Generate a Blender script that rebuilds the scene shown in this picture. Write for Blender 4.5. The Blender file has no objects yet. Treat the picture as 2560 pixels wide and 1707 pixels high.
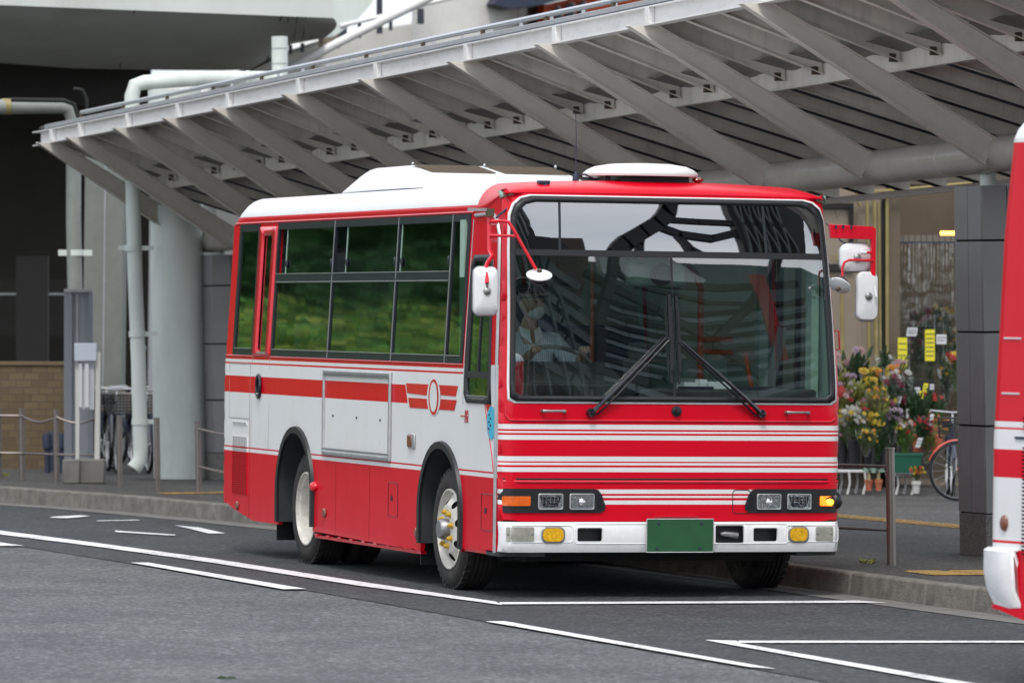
import bpy, math, random
from mathutils import Vector, Matrix
from mathutils.geometry import delaunay_2d_cdt
random.seed(7)
PI = math.pi
sc = bpy.context.scene
COL = sc.collection
# ------------------------------------------------------------------ camera
FPX = 13251.12; YAW = 0.316964; PITCH = -0.004576; ROLL = 0.011674
CAM = Vector((-10.3369, -31.6885, 1.7741))
_f = Vector((math.sin(YAW), math.cos(YAW), 0)); _r = Vector((math.cos(YAW), -math.sin(YAW), 0)); _u = Vector((0, 0, 1))
CF = _f*math.cos(PITCH) + _u*math.sin(PITCH)
_u2 = _u*math.cos(PITCH) - _f*math.sin(PITCH)
CR = _r*math.cos(ROLL) + _u2*math.sin(ROLL)
CU = _u2*math.cos(ROLL) - _r*math.sin(ROLL)
cd = bpy.data.cameras.new('camera'); cam = bpy.data.objects.new('camera', cd); COL.objects.link(cam)
m = Matrix((CR, CU, -CF)).transposed().to_4x4(); m.translation = CAM
cam.matrix_world = m
cd.sensor_width = 36; cd.lens = FPX/2560*36; cd.clip_start = 0.5; cd.clip_end = 3000
cd.dof.use_dof = True; cd.dof.focus_distance = 34.5; cd.dof.aperture_fstop = 4.8
sc.camera = cam
# ------------------------------------------------------------------ world and sun (bright overcast)
SUN_EL = math.radians(58); SUN_AZ = math.radians(205)      # azimuth from +Y clockwise
w = bpy.data.worlds.new('World'); sc.world = w; w.use_nodes = True
nt = w.node_tree; N = nt.nodes; L = nt.links
bg = N['Background']
sky = N.new('ShaderNodeTexSky'); sky.sky_type = 'NISHITA'; sky.sun_disc = False
sky.sun_elevation = SUN_EL; sky.sun_rotation = SUN_AZ; sky.air_density = 1.2; sky.dust_density = 3.0
tc = N.new('ShaderNodeTexCoord'); mp = N.new('ShaderNodeMapping'); mp.inputs['Scale'].default_value = (1, 1, 2.6)
ns = N.new('ShaderNodeTexNoise'); ns.inputs['Scale'].default_value = 2.6; ns.inputs['Detail'].default_value = 7
rp = N.new('ShaderNodeValToRGB')
rp.color_ramp.elements[0].position = .40; rp.color_ramp.elements[0].color = (4.6, 5.2, 6.1, 1)
rp.color_ramp.elements[1].position = .62; rp.color_ramp.elements[1].color = (9.0, 9.0, 9.0, 1)
mx = N.new('ShaderNodeMixRGB'); mx.inputs['Fac'].default_value = .82
L.new(tc.outputs['Generated'], mp.inputs['Vector']); L.new(mp.outputs[0], ns.inputs['Vector']); L.new(ns.outputs['Fac'], rp.inputs['Fac'])
L.new(sky.outputs[0], mx.inputs[1]); L.new(rp.outputs[0], mx.inputs[2]); L.new(mx.outputs[0], bg.inputs['Color'])
bg.inputs['Strength'].default_value = 0.13
sl = bpy.data.lights.new('sun', 'SUN'); sl.energy = 1.3; sl.angle = math.radians(14); sl.color = (1, .96, .9)
so = bpy.data.objects.new('sun', sl); COL.objects.link(so)
sd = Vector((math.sin(SUN_AZ)*math.cos(SUN_EL), math.cos(SUN_AZ)*math.cos(SUN_EL), math.sin(SUN_EL)))
so.rotation_euler = sd.to_track_quat('Z', 'Y').to_euler(); so.location = sd*60
sc.view_settings.view_transform = 'Standard'; sc.view_settings.look = 'None'; sc.view_settings.gamma = 1
sc.view_settings.exposure = 0.58
try: sc.cycles.max_bounces = 8; sc.cycles.transparent_max_bounces = 16; sc.cycles.caustics_reflective = False
except Exception: pass
# ------------------------------------------------------------------ helpers
UP = (Vector((0, 0, 1)) - CR*0.027).normalized()            # true vertical: the road is cambered towards the kerb
def at(px, py, Y):                                          # point of the plane Y seen at a photo pixel
    d = CF + CR*((px-1280)/FPX) - CU*((py-853.5)/FPX)
    return CAM + d*((Y-CAM.y)/d.y)
def atz(px, py, z=0.0):
    d = CF + CR*((px-1280)/FPX) - CU*((py-853.5)/FPX)
    return CAM + d*((z-CAM.z)/d.z)
ORG = {}
def tag(o, label=None, cat=None, group=None, kind=None):
    if label: o['label'] = label
    if cat: o['category'] = cat
    if group: o['group'] = group
    if kind: o['kind'] = kind
    return o
def thing(name, loc, label, cat, group=None):
    o = bpy.data.objects.new(name, None); COL.objects.link(o); o.empty_display_size = .1
    o.location = loc; ORG[o] = Vector(loc)
    return tag(o, label, cat, group)
class MB:
    def __init__(s): s.v = []; s.f = []; s.m = []; s.s = []
    def add(s, vs, fs, mi=0, sm=False):
        b = len(s.v); s.v += [Vector(p) for p in vs]
        for f in fs: s.f.append([b+i for i in f]); s.m.append(mi); s.s.append(sm)
        return s
    def box(s, x0, x1, y0, y1, z0, z1, mi=0):
        return s.add([(x0,y0,z0),(x1,y0,z0),(x1,y1,z0),(x0,y1,z0),(x0,y0,z1),(x1,y0,z1),(x1,y1,z1),(x0,y1,z1)],
            [(0,3,2,1),(4,5,6,7),(0,1,5,4),(1,2,6,5),(2,3,7,6),(3,0,4,7)], mi)
    def obox(s, c, ax, ay, az, mi=0):                       # centre and three half axes
        c = Vector(c); ax = Vector(ax); ay = Vector(ay); az = Vector(az)
        return s.add([c-ax-ay-az, c+ax-ay-az, c+ax+ay-az, c-ax+ay-az, c-ax-ay+az, c+ax-ay+az, c+ax+ay+az, c-ax+ay+az],
            [(0,3,2,1),(4,5,6,7),(0,1,5,4),(1,2,6,5),(2,3,7,6),(3,0,4,7)], mi)
    def beam(s, a, b, wv, hv, mi=0):                        # box from a to b, half width vector, half height vector
        a = Vector(a); b = Vector(b); return s.obox((a+b)/2, (b-a)/2, wv, hv, mi)
    def tube(s, pts, r, n=8, mi=0, caps=True):
        pts = [Vector(p) for p in pts]; k = len(pts); rs = r if isinstance(r, (list, tuple)) else [r]*k
        t0 = (pts[1]-pts[0]).normalized(); a = t0.orthogonal().normalized(); rings = []
        for i, p in enumerate(pts):
            t = (pts[min(i+1, k-1)]-pts[max(i-1, 0)]).normalized()
            a = (a - t*a.dot(t)).normalized(); b = t.cross(a)
            rings += [p + (a*math.cos(2*PI*j/n) + b*math.sin(2*PI*j/n))*rs[i] for j in range(n)]
        fs = [(i*n+j, i*n+(j+1)%n, (i+1)*n+(j+1)%n, (i+1)*n+j) for i in range(k-1) for j in range(n)]
        s.add(rings, fs, mi, True)
        if caps: s.add(rings[:n], [tuple(range(n))[::-1]], mi); s.add(rings[-n:], [tuple(range(n))], mi)
        return s
    def lathe(s, prof, o, axis, n=24, mi=0, sm=True):        # prof: (radius, height along axis)
        o = Vector(o); ax = Vector(axis).normalized(); a = ax.orthogonal().normalized(); b = ax.cross(a); vs = []
        for r, h in prof: vs += [o + ax*h + (a*math.cos(2*PI*j/n) + b*math.sin(2*PI*j/n))*max(r, 1e-4) for j in range(n)]
        fs = [(i*n+j, i*n+(j+1)%n, (i+1)*n+(j+1)%n, (i+1)*n+j) for i in range(len(prof)-1) for j in range(n)]
        return s.add(vs, fs, mi, sm)
    def prism(s, poly, vec, mi=0):
        poly = [Vector(p) for p in poly]; vec = Vector(vec); n = len(poly)
        return s.add(poly + [p+vec for p in poly], [tuple(range(n)), tuple(range(2*n-1, n-1, -1))] + [(i, (i+1) % n + 0, (i+1) % n + n, i+n)[::-1] for i in range(n)], mi)
    def ball(s, c, rad, n=12, k=8, mi=0, fn=None):
        c = Vector(c); rad = rad if isinstance(rad, (tuple, list)) else (rad,)*3; vs = []
        for i in range(k+1):
            th = PI*i/k
            for j in range(n):
                ph = 2*PI*j/n; p = Vector((rad[0]*math.sin(th)*math.cos(ph), rad[1]*math.sin(th)*math.sin(ph), rad[2]*math.cos(th)))
                vs.append(c + (fn(p) if fn else p))
        return s.add(vs, [(i*n+j, (i+1)*n+j, (i+1)*n+(j+1) % n, i*n+(j+1) % n) for i in range(k) for j in range(n)], mi, True)
    def build(s, name, mats, parent=None, bevel=0, origin=None, ang=35, smooth=False, seg=2):
        if not isinstance(mats, (list, tuple)): mats = [mats]
        me = bpy.data.meshes.new(name); o = bpy.data.objects.new(name, me); COL.objects.link(o)
        if parent is not None:
            org = ORG[parent]; o.parent = parent; ORG[o] = org
        else:
            if origin is None:
                xs = [p.x for p in s.v]; ys = [p.y for p in s.v]; zs = [p.z for p in s.v]
                origin = ((min(xs)+max(xs))/2, (min(ys)+max(ys))/2, min(zs))
            org = Vector(origin); o.location = org; ORG[o] = org
        me.from_pydata([tuple(p-org) for p in s.v], [], s.f)
        for m_ in mats: me.materials.append(m_)
        me.polygons.foreach_set('material_index', s.m)
        me.polygons.foreach_set('use_smooth', [True]*len(s.f) if smooth else s.s)
        me.update()
        try: me.set_sharp_from_angle(angle=math.radians(ang))
        except Exception: pass
        if bevel:
            b = o.modifiers.new('bevel', 'BEVEL'); b.width = bevel; b.segments = seg; b.limit_method = 'ANGLE'; b.angle_limit = math.radians(40)
        return o
def children(o): return [c for c in COL.objects if c.parent == o]
def copy_tree(o, parent=None):
    kids = children(o); c = o.copy(); COL.objects.link(c); c.parent = parent; ORG[c] = ORG[o]
    for k in kids: copy_tree(k, c)
    return c
def cdt(outer, holes, step=0.15, extra=None):                # triangulated 2D region with holes and inner points
    vs = []; faces = []
    for loop in [outer] + holes:
        faces.append(list(range(len(vs), len(vs)+len(loop)))); vs += [Vector(p) for p in loop]
    def inside(p, loop):
        c = False; j = len(loop)-1
        for i in range(len(loop)):
            a, b = loop[i], loop[j]
            if (a[1] > p[1]) != (b[1] > p[1]) and p[0] < (b[0]-a[0])*(p[1]-a[1])/(b[1]-a[1])+a[0]: c = not c
            j = i
        return c
    x0 = min(p[0] for p in outer); x1 = max(p[0] for p in outer); y0 = min(p[1] for p in outer); y1 = max(p[1] for p in outer)
    pts = []
    nx = int((x1-x0)/step)+1; ny = int((y1-y0)/step)+1
    for i in range(1, nx):
        for j in range(1, ny): pts.append((x0+(x1-x0)*i/nx, y0+(y1-y0)*j/ny))
    for p in pts + (extra or []):
        if inside(p, outer) and not any(inside(p, h) for h in holes): vs.append(Vector(p))
    r = delaunay_2d_cdt(vs, [], faces, 2, 1e-4)
    out = []
    for f in r[2]:
        c = sum((r[0][i] for i in f), Vector((0, 0)))/len(f)
        if inside(c, outer) and not any(inside(c, h) for h in holes): out.append(tuple(f))
    return [tuple(p) for p in r[0]], out
def rrect(x0, x1, y0, y1, r=0.03, n=4):
    pts = []
    for cx, cy, a0 in ((x1-r, y0+r, -90), (x1-r, y1-r, 0), (x0+r, y1-r, 90), (x0+r, y0+r, 180)):
        for i in range(n+1):
            a = math.radians(a0+90*i/n); pts.append((cx+r*math.cos(a), cy+r*math.sin(a)))
    return pts
def densify(loop, step=.12):
    out = []
    for i, a in enumerate(loop):
        b = loop[(i+1) % len(loop)]; d = math.dist(a, b); n = max(1, int(d/step))
        for k in range(n): out.append((a[0]+(b[0]-a[0])*k/n, a[1]+(b[1]-a[1])*k/n))
    return out
# ------------------------------------------------------------------ materials
def node_mat(name):
    m = bpy.data.materials.new(name); m.use_nodes = True; t = m.node_tree
    return m, t, t.nodes, t.links, t.nodes['Principled BSDF']
def mat(name, col, rough=.5, metal=0, var=0, vscale=8, bump=0, bscale=60, coat=0, emit=None, estr=1, stretch=None, dirt=0, dcol=(.05,.045,.035), dscale=3, ior=None):
    m, t, n, l, p = node_mat(name)
    p.inputs['Base Color'].default_value = (*col, 1); p.inputs['Roughness'].default_value = rough; p.inputs['Metallic'].default_value = metal
    if coat: p.inputs['Coat Weight'].default_value = coat; p.inputs['Coat Roughness'].default_value = .06
    if ior: p.inputs['IOR'].default_value = ior
    tcn = n.new('ShaderNodeTexCoord'); vec = tcn.outputs['Object']
    if stretch:
        mpn = n.new('ShaderNodeMapping'); mpn.inputs['Scale'].default_value = stretch; l.new(vec, mpn.inputs['Vector']); vec = mpn.outputs[0]
    src = None
    if var:
        a = n.new('ShaderNodeTexNoise'); a.inputs['Scale'].default_value = vscale; a.inputs['Detail'].default_value = 6; a.inputs['Roughness'].default_value = .6
        l.new(vec, a.inputs['Vector'])
        r = n.new('ShaderNodeValToRGB'); r.color_ramp.elements[0].position = .3; r.color_ramp.elements[1].position = .7
        r.color_ramp.elements[0].color = tuple(c*(1-var) for c in col) + (1,); r.color_ramp.elements[1].color = tuple(min(1, c*(1+var)) for c in col) + (1,)
        l.new(a.outputs['Fac'], r.inputs['Fac']); src = r.outputs[0]; l.new(src, p.inputs['Base Color'])
    if dirt:
        a = n.new('ShaderNodeTexNoise'); a.inputs['Scale'].default_value = dscale; a.inputs['Detail'].default_value = 9; a.inputs['Roughness'].default_value = .72
        l.new(vec, a.inputs['Vector'])
        r = n.new('ShaderNodeMapRange'); r.inputs['From Min'].default_value = .5; r.inputs['From Max'].default_value = .75; r.inputs['To Max'].default_value = dirt
        l.new(a.outputs['Fac'], r.inputs['Value'])
        x = n.new('ShaderNodeMixRGB'); x.inputs[1].default_value = (*col, 1); x.inputs[2].default_value = (*dcol, 1)
        if src: l.new(src, x.inputs[1])
        l.new(r.outputs[0], x.inputs['Fac']); l.new(x.outputs[0], p.inputs['Base Color'])
    if bump:
        b = n.new('ShaderNodeTexNoise'); b.inputs['Scale'].default_value = bscale; b.inputs['Detail'].default_value = 4; l.new(vec, b.inputs['Vector'])
        bb = n.new('ShaderNodeBump'); bb.inputs['Strength'].default_value = bump; bb.inputs['Distance'].default_value = .01
        l.new(b.outputs['Fac'], bb.inputs['Height']); l.new(bb.outputs[0], p.inputs['Normal'])
    if emit: p.inputs['Emission Color'].default_value = (*emit, 1); p.inputs['Emission Strength'].default_value = estr
    return m
def glass(name, tint, refl=1.5, rough=0.0, wave=0.0, wscale=3.0, add=0.0):
    m, t, n, l, p = node_mat(name); n.remove(p)
    tr = n.new('ShaderNodeBsdfTransparent'); tr.inputs[0].default_value = (*tint, 1)
    gl = n.new('ShaderNodeBsdfGlossy'); gl.inputs['Roughness'].default_value = rough; gl.inputs['Color'].default_value = (.95, .97, 1, 1)
    fr = n.new('ShaderNodeLayerWeight'); fr.inputs['Blend'].default_value = .5
    pw = n.new('ShaderNodeMath'); pw.operation = 'POWER'; pw.inputs[1].default_value = 5; l.new(fr.outputs['Facing'], pw.inputs[0])
    sch = n.new('ShaderNodeMath'); sch.operation = 'MULTIPLY_ADD'; sch.inputs[1].default_value = .96; sch.inputs[2].default_value = .04; l.new(pw.outputs[0], sch.inputs[0])
    mu = n.new('ShaderNodeMath'); mu.operation = 'MULTIPLY_ADD'; mu.inputs[1].default_value = refl; mu.inputs[2].default_value = add; mu.use_clamp = True
    l.new(sch.outputs[0], mu.inputs[0]); mixs = n.new('ShaderNodeMixShader'); l.new(mu.outputs[0], mixs.inputs[0])
    l.new(tr.outputs[0], mixs.inputs[1]); l.new(gl.outputs[0], mixs.inputs[2]); l.new(mixs.outputs[0], n['Material Output'].inputs[0])
    if wave:
        tcn = n.new('ShaderNodeTexCoord'); a = n.new('ShaderNodeTexNoise'); a.inputs['Scale'].default_value = wscale; a.inputs['Detail'].default_value = 1
        b = n.new('ShaderNodeBump'); b.inputs['Strength'].default_value = wave; b.inputs['Distance'].default_value = .01
        l.new(tcn.outputs['Object'], a.inputs['Vector']); l.new(a.outputs['Fac'], b.inputs['Height']); l.new(b.outputs[0], gl.inputs['Normal']); l.new(b.outputs[0], fr.inputs['Normal'])
    return m
RED = (.70, .0, .020); WHITE = (.80, .81, .82)
BX, BY = 1.15, 3.4                                            # bus root
def paint(name, front):
    m, t, n, l, p = node_mat(name)
    p.inputs['Roughness'].default_value = .28; p.inputs['Coat Weight'].default_value = .22 if front else .10; p.inputs['Coat Roughness'].default_value = .05; p.inputs['Specular IOR Level'].default_value = .3 if front else .2
    tcn = n.new('ShaderNodeTexCoord'); s = n.new('ShaderNodeSeparateXYZ'); l.new(tcn.outputs['Object'], s.inputs[0])
    X, Y, Z = s.outputs
    def math_(op, a, b=None, c=None):
        q = n.new('ShaderNodeMath'); q.operation = op
        for i, x in enumerate((a, b, c)):
            if x is None: continue
            if isinstance(x, (int, float)): q.inputs[i].default_value = x
            else: l.new(x, q.inputs[i])
        return q.outputs[0]
    def band(a, b): return math_('COMPARE', Z, (a+b)/2, (b-a)/2)
    def total(lst):
        r = lst[0]
        for q in lst[1:]: r = math_('MAXIMUM', r, q)
        return r
    if front:
        mask = total([band(*q) for q in [(1.071,1.102),(1.047,1.059),(1.004,1.034),(.869,.900),(.845,.860),(.802,.831),(.665,.692),(.639,.652),(.597,.623)]])
    else:
        yb = 2.03-BY                                           # the belt ends slanted in front of the emblem
        ed = math_('MULTIPLY_ADD', Z, .47, yb-.47*1.188)
        mask = total([band(.758,.784), band(.795,1.194), band(1.317,1.405), band(1.418,1.441),
            math_('MULTIPLY', band(1.19,1.32), math_('LESS_THAN', Y, ed)),
            math_('MULTIPLY', band(.795,1.4705), math_('LESS_THAN', Y, .83-BY)),
            math_('MULTIPLY', math_('GREATER_THAN', Z, 2.493), math_('GREATER_THAN', Y, .76-BY))])
    # thin film of road dirt and slight fading
    a = n.new('ShaderNodeTexNoise'); a.inputs['Scale'].default_value = 2.2; a.inputs['Detail'].default_value = 8; a.inputs['Roughness'].default_value = .7
    mpn = n.new('ShaderNodeMapping'); mpn.inputs['Scale'].default_value = (1, 1, .6); l.new(tcn.outputs['Object'], mpn.inputs[0]); l.new(mpn.outputs[0], a.inputs['Vector'])
    red = n.new('ShaderNodeMixRGB'); red.inputs[1].default_value = (*RED, 1); red.inputs[2].default_value = (.58, .002, .014, 1); l.new(a.outputs['Fac'], red.inputs[0])
    whi = n.new('ShaderNodeMixRGB'); whi.inputs[1].default_value = (.76, .77, .78, 1); whi.inputs[2].default_value = (.70, .70, .68, 1)
    mr = n.new('ShaderNodeMapRange'); mr.inputs['From Min'].default_value = .42; mr.inputs['From Max'].default_value = .8; l.new(a.outputs['Fac'], mr.inputs['Value']); l.new(mr.outputs[0], whi.inputs[0])
    mixc = n.new('ShaderNodeMixRGB'); l.new(mask, mixc.inputs[0]); l.new(red.outputs[0], mixc.inputs[1]); l.new(whi.outputs[0], mixc.inputs[2])
    b = n.new('ShaderNodeTexNoise'); b.inputs['Scale'].default_value = 26; b.inputs['Detail'].default_value = 10; b.inputs['Roughness'].default_value = .8; l.new(tcn.outputs['Object'], b.inputs['Vector'])
    dm = n.new('ShaderNodeMapRange'); dm.inputs['From Min'].default_value = .62; dm.inputs['From Max'].default_value = .74; dm.inputs['To Max'].default_value = .22; l.new(b.outputs['Fac'], dm.inputs['Value'])
    dx = n.new('ShaderNodeMixRGB'); l.new(dm.outputs[0], dx.inputs[0]); l.new(mixc.outputs[0], dx.inputs[1]); dx.inputs[2].default_value = (.17, .13, .10, 1)
    l.new(dx.outputs[0], p.inputs['Base Color'])
    rr = n.new('ShaderNodeMapRange'); rr.inputs['To Min'].default_value = .2; rr.inputs['To Max'].default_value = .42; l.new(a.outputs['Fac'], rr.inputs['Value']); l.new(rr.outputs[0], p.inputs['Roughness'])
    c = n.new('ShaderNodeTexNoise'); c.inputs['Scale'].default_value = 1.6; c.inputs['Detail'].default_value = 1; l.new(tcn.outputs['Object'], c.inputs['Vector'])
    bb = n.new('ShaderNodeBump'); bb.inputs['Strength'].default_value = .35; bb.inputs['Distance'].default_value = .006; l.new(c.outputs['Fac'], bb.inputs['Height'])
    l.new(bb.outputs[0], p.inputs['Normal']); l.new(bb.outputs[0], p.inputs['Coat Normal'])
    return m
M = dict(
  paintF=paint('front_paint', True), paintS=paint('side_paint', False),
  red=mat('red_paint', RED, .3, coat=.5, var=.12, vscale=6, dirt=.15, dscale=30), white=mat('white_paint', WHITE, .32, coat=.3, var=.05, vscale=5, dirt=.12, dscale=18),
  lining=mat('green_lining', (.30, .44, .36), .5, var=.08), black=mat('black_rubber', (.012, .013, .016), .45, bump=.1, bscale=90),
  frame=mat('dark_anodised', (.022, .028, .038), .35, .3, var=.15), gloss=mat('black_gloss', (.012, .013, .018), .12, coat=.5),
  alu=mat('aluminium', (.52, .53, .54), .38, .75, var=.12, vscale=14), dark=mat('dark_interior', (.030, .034, .035), .7, var=.2),
  floor=mat('bus_floor', (.09, .10, .10), .7, var=.15), seat=mat('seat_cloth', (.05, .09, .16), .9, var=.25, bump=.3, bscale=200),
  orange=mat('orange_pole', (.75, .13, .02), .35, coat=.3), tyre=mat('tyre_rubber', (.022, .020, .019), .85, var=.35, vscale=10, bump=.25, bscale=120, dirt=.5, dcol=(.10,.085,.07), dscale=9),
  rim=mat('wheel_white', (.62, .60, .55), .45, var=.12, vscale=14, dirt=.55, dcol=(.2,.15,.1), dscale=12), nut=mat('yellow_nut', (.62, .40, .05), .4, .3, var=.3, vscale=40),
  steel=mat('dull_steel', (.33, .33, .33), .42, .85, var=.15, vscale=20), plate=mat('plate_green', (.010, .085, .028), .6, var=.1, vscale=9),
  lens=mat('fog_lens', (.72, .40, .015), .12, coat=.6, var=.3, vscale=60, bump=.15, bscale=70), amber=mat('amber_lens', (.75, .13, .012), .15, coat=.6, bump=.12, bscale=90, var=.2, vscale=50),
  lit=mat('amber_lit', (.9, .3, .02), .2, emit=(1, .13, .003), estr=1.7, bump=.4, bscale=90), bulb=mat('lit_bulb', (1, .6, .1), .3, emit=(1, .36, .015), estr=4),
  smoke=mat('clear_marker', (.30, .30, .26), .12, coat=1, var=.2, vscale=40), reflector=mat('reflector', (.75, .76, .78), .16, .95, bump=.5, bscale=55),
  hlglass=glass('headlamp_glass', (.86, .89, .90), 1.6, .02, .6, 40), darkred=mat('dark_red_lens', (.22, .02, .01), .2, coat=1), brown=mat('brown_marker', (.19, .06, .03), .3, coat=.6),
  wglass=glass('windscreen_glass', (.84, .93, .90), 2.0, 0, .04, 1.5, .17), dglass=glass('rear_dark_glass', (.06,.08,.08), .8), kglass=glass('kerbside_glass', (.10, .15, .14), .35, 0), sglass=glass('side_glass', (.30, .42, .38), 1.4, .035, .06, 3, .04), tglass=glass('header_glass', (.30, .33, .35), 3.4, 0, .05, 1.2, .20),
  led=mat('led_matrix', (.035, .035, .042), .5), sticker=mat('blue_sticker', (.06, .48, .68), .4), ink=mat('dark_ink', (.02, .03, .06), .6), rtext=mat('red_lettering', (.45, .03, .03), .5),
  acw=mat('aircon_white', (.70, .71, .70), .4, var=.04, dirt=.15, dscale=8), grille=mat('grille_tan', (.34, .27, .19), .5, .4),
  brown2=mat('grille_bar_brown', (.13,.095,.065), .6), asphalt=None)
def asphalt(name, col, edge=None):
    m, t, n, l, p = node_mat(name)
    p.inputs['Roughness'].default_value = .82
    tcn = n.new('ShaderNodeTexCoord'); v = tcn.outputs['Object']
    def noise(sc_, det=4, ro=.6):
        a = n.new('ShaderNodeTexNoise'); a.inputs['Scale'].default_value = sc_; a.inputs['Detail'].default_value = det; a.inputs['Roughness'].default_value = ro; l.new(v, a.inputs['Vector']); return a.outputs['Fac']
    vo = n.new('ShaderNodeTexVoronoi'); vo.inputs['Scale'].default_value = 48; l.new(v, vo.inputs['Vector'])
    vs_ = n.new('ShaderNodeSeparateColor'); l.new(vo.outputs['Color'], vs_.inputs[0])
    cr = n.new('ShaderNodeValToRGB'); e = cr.color_ramp.elements
    e[0].position = 0; e[0].color = (*[c*.48 for c in col], 1); e[1].position = .84; e[1].color = (*[c*1.28 for c in col], 1)
    k = cr.color_ramp.elements.new(.93); k.color = (*[min(1, c*2.0+.02) for c in col], 1)
    l.new(vs_.outputs[0], cr.inputs[0])
    big = n.new('ShaderNodeMixRGB'); big.blend_type = 'MULTIPLY'; big.inputs[0].default_value = 1
    r2 = n.new('ShaderNodeValToRGB'); r2.color_ramp.elements[0].position = .3; r2.color_ramp.elements[1].position = .72
    r2.color_ramp.elements[0].color = (.62, .64, .67, 1); r2.color_ramp.elements[1].color = (1.16, 1.15, 1.12, 1); l.new(noise(.9, 7), r2.inputs[0])
    l.new(cr.outputs[0], big.inputs[1]); l.new(r2.outputs[0], big.inputs[2])
    sp = n.new('ShaderNodeMapRange'); sp.inputs['From Min'].default_value = .62; sp.inputs['From Max'].default_value = .7; sp.inputs['To Max'].default_value = .45; l.new(noise(3.1, 9, .75), sp.inputs['Value'])
    st = n.new('ShaderNodeMixRGB'); l.new(sp.outputs[0], st.inputs[0]); l.new(big.outputs[0], st.inputs[1]); st.inputs[2].default_value = (*[c*.55 for c in col], 1)
    l.new(st.outputs[0], p.inputs['Base Color'])
    b = n.new('ShaderNodeBump'); b.inputs['Strength'].default_value = .7; b.inputs['Distance'].default_value = .006; l.new(noise(95, 3), b.inputs['Height']); l.new(b.outputs[0], p.inputs['Normal'])
    return m
M['roadL'] = asphalt('asphalt_light', (.098, .102, .108)); M['roadD'] = asphalt('asphalt_dark', (.040, .043, .047))
M['pave'] = asphalt('pavement_asphalt', (.054, .051, .048))
def worn_paint(name, col):
    m, t, n, l, p = node_mat(name); p.inputs['Roughness'].default_value = .6
    tcn = n.new('ShaderNodeTexCoord'); a = n.new('ShaderNodeTexNoise'); a.inputs['Scale'].default_value = 38; a.inputs['Detail'].default_value = 9; a.inputs['Roughness'].default_value = .8
    b = n.new('ShaderNodeTexNoise'); b.inputs['Scale'].default_value = 2.2; b.inputs['Detail'].default_value = 3
    l.new(tcn.outputs['Object'], a.inputs['Vector']); l.new(tcn.outputs['Object'], b.inputs['Vector'])
    s = n.new('ShaderNodeMath'); s.operation = 'MULTIPLY_ADD'; s.inputs[1].default_value = .35; l.new(b.outputs['Fac'], s.inputs[0]); l.new(a.outputs['Fac'], s.inputs[2])
    r = n.new('ShaderNodeMapRange'); r.inputs['From Min'].default_value = .70; r.inputs['From Max'].default_value = .80; l.new(s.outputs[0], r.inputs['Value'])
    x = n.new('ShaderNodeMixRGB'); x.inputs[1].default_value = (*col, 1); x.inputs[2].default_value = (.16, .165, .17, 1); l.new(r.outputs[0], x.inputs[0]); l.new(x.outputs[0], p.inputs['Base Color'])
    return m
M['line'] = worn_paint('road_line', (.78, .79, .80)); M['tactile'] = mat('tactile_yellow', (.38, .25, .09), .7, var=.25, vscale=14, bump=.4, bscale=30)
def kerb_mat():
    m = mat('kerb_concrete', (.16, .15, .13), .85, var=.3, vscale=9, bump=.7, bscale=70, dirt=.75, dcol=(.06,.058,.045), dscale=3.5); return m
M['kerb'] = kerb_mat(); M['gutter'] = mat('gutter_concrete', (.17, .165, .155), .85, var=.25, vscale=6, bump=.5, bscale=80, dirt=.5)
M['concrete'] = mat('pale_concrete', (.66, .71, .67), .75, var=.10, vscale=2.5, bump=.15, bscale=30, dirt=.35, dcol=(.22,.22,.19), dscale=1.8, stretch=(1,1,.35))
M['girder'] = mat('viaduct_paint', (.60, .63, .60), .5, var=.08, vscale=.8, dirt=.3, dcol=(.2,.2,.17), dscale=1.2, stretch=(1,1,.4))
M['wallw'] = mat('white_wall', (.62, .61, .58), .8, var=.07, vscale=2, dirt=.25, dcol=(.35,.33,.29), dscale=3, bump=.1, bscale=40)
M['bluegrey'] = mat('far_wall', (.40, .43, .50), .8, var=.05, vscale=.4)
M['steelw'] = mat('canopy_light_paint', (.78, .77, .76), .42, var=.05, vscale=3, dirt=.3, dcol=(.25,.2,.15), dscale=7, stretch=(1,1,3))
M['strut'] = mat('canopy_grey_paint', (.58, .55, .50), .4, var=.06, vscale=2, dirt=.18, dcol=(.16,.13,.1), dscale=6)
M['rafter'] = mat('rafter_paint', (.74, .71, .64), .5, var=.10, vscale=3, dirt=.35, dcol=(.17,.16,.13), dscale=9, stretch=(1,1,.2))
M['pipe'] = mat('pipe_paint', (.46, .44, .40), .3, .1, var=.10, vscale=4, dirt=.25, dcol=(.2,.17,.13), dscale=10)
M['deck'] = mat('roof_deck', (.20, .20, .18), .6, var=.2, vscale=4); M['gutterm'] = mat('gutter_metal', (.40, .41, .43), .4, .3, var=.1)
M['railm'] = mat('rail_tube', (.55, .56, .60), .25, .6, var=.06); M['bolt'] = mat('rusty_bolt', (.12, .09, .06), .6, .4)
M['panel'] = mat('column_cladding', (.25, .25, .255), .42, .1, var=.12, vscale=1.6, dirt=.15, dcol=(.3,.3,.3), dscale=22); M['joint'] = mat('joint_black', (.015, .015, .015), .8)
M['granite'] = mat('granite', (.17, .165, .155), .7, var=.5, vscale=70, bump=.3, bscale=90)
M['post'] = mat('post_brown_metal', (.20, .175, .165), .35, .6, var=.15, vscale=10); M['bollard'] = mat('bollard_steel', (.26, .245, .225), .3, .8, var=.12, vscale=12, dirt=.2)
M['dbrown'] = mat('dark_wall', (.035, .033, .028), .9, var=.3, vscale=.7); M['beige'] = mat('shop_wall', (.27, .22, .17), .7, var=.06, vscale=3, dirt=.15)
M['yell'] = mat('ochre_pipe', (.26, .21, .08), .5, var=.2); M['brownw'] = mat('inner_wall', (.13, .10, .07), .8, var=.15, vscale=2)
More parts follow.
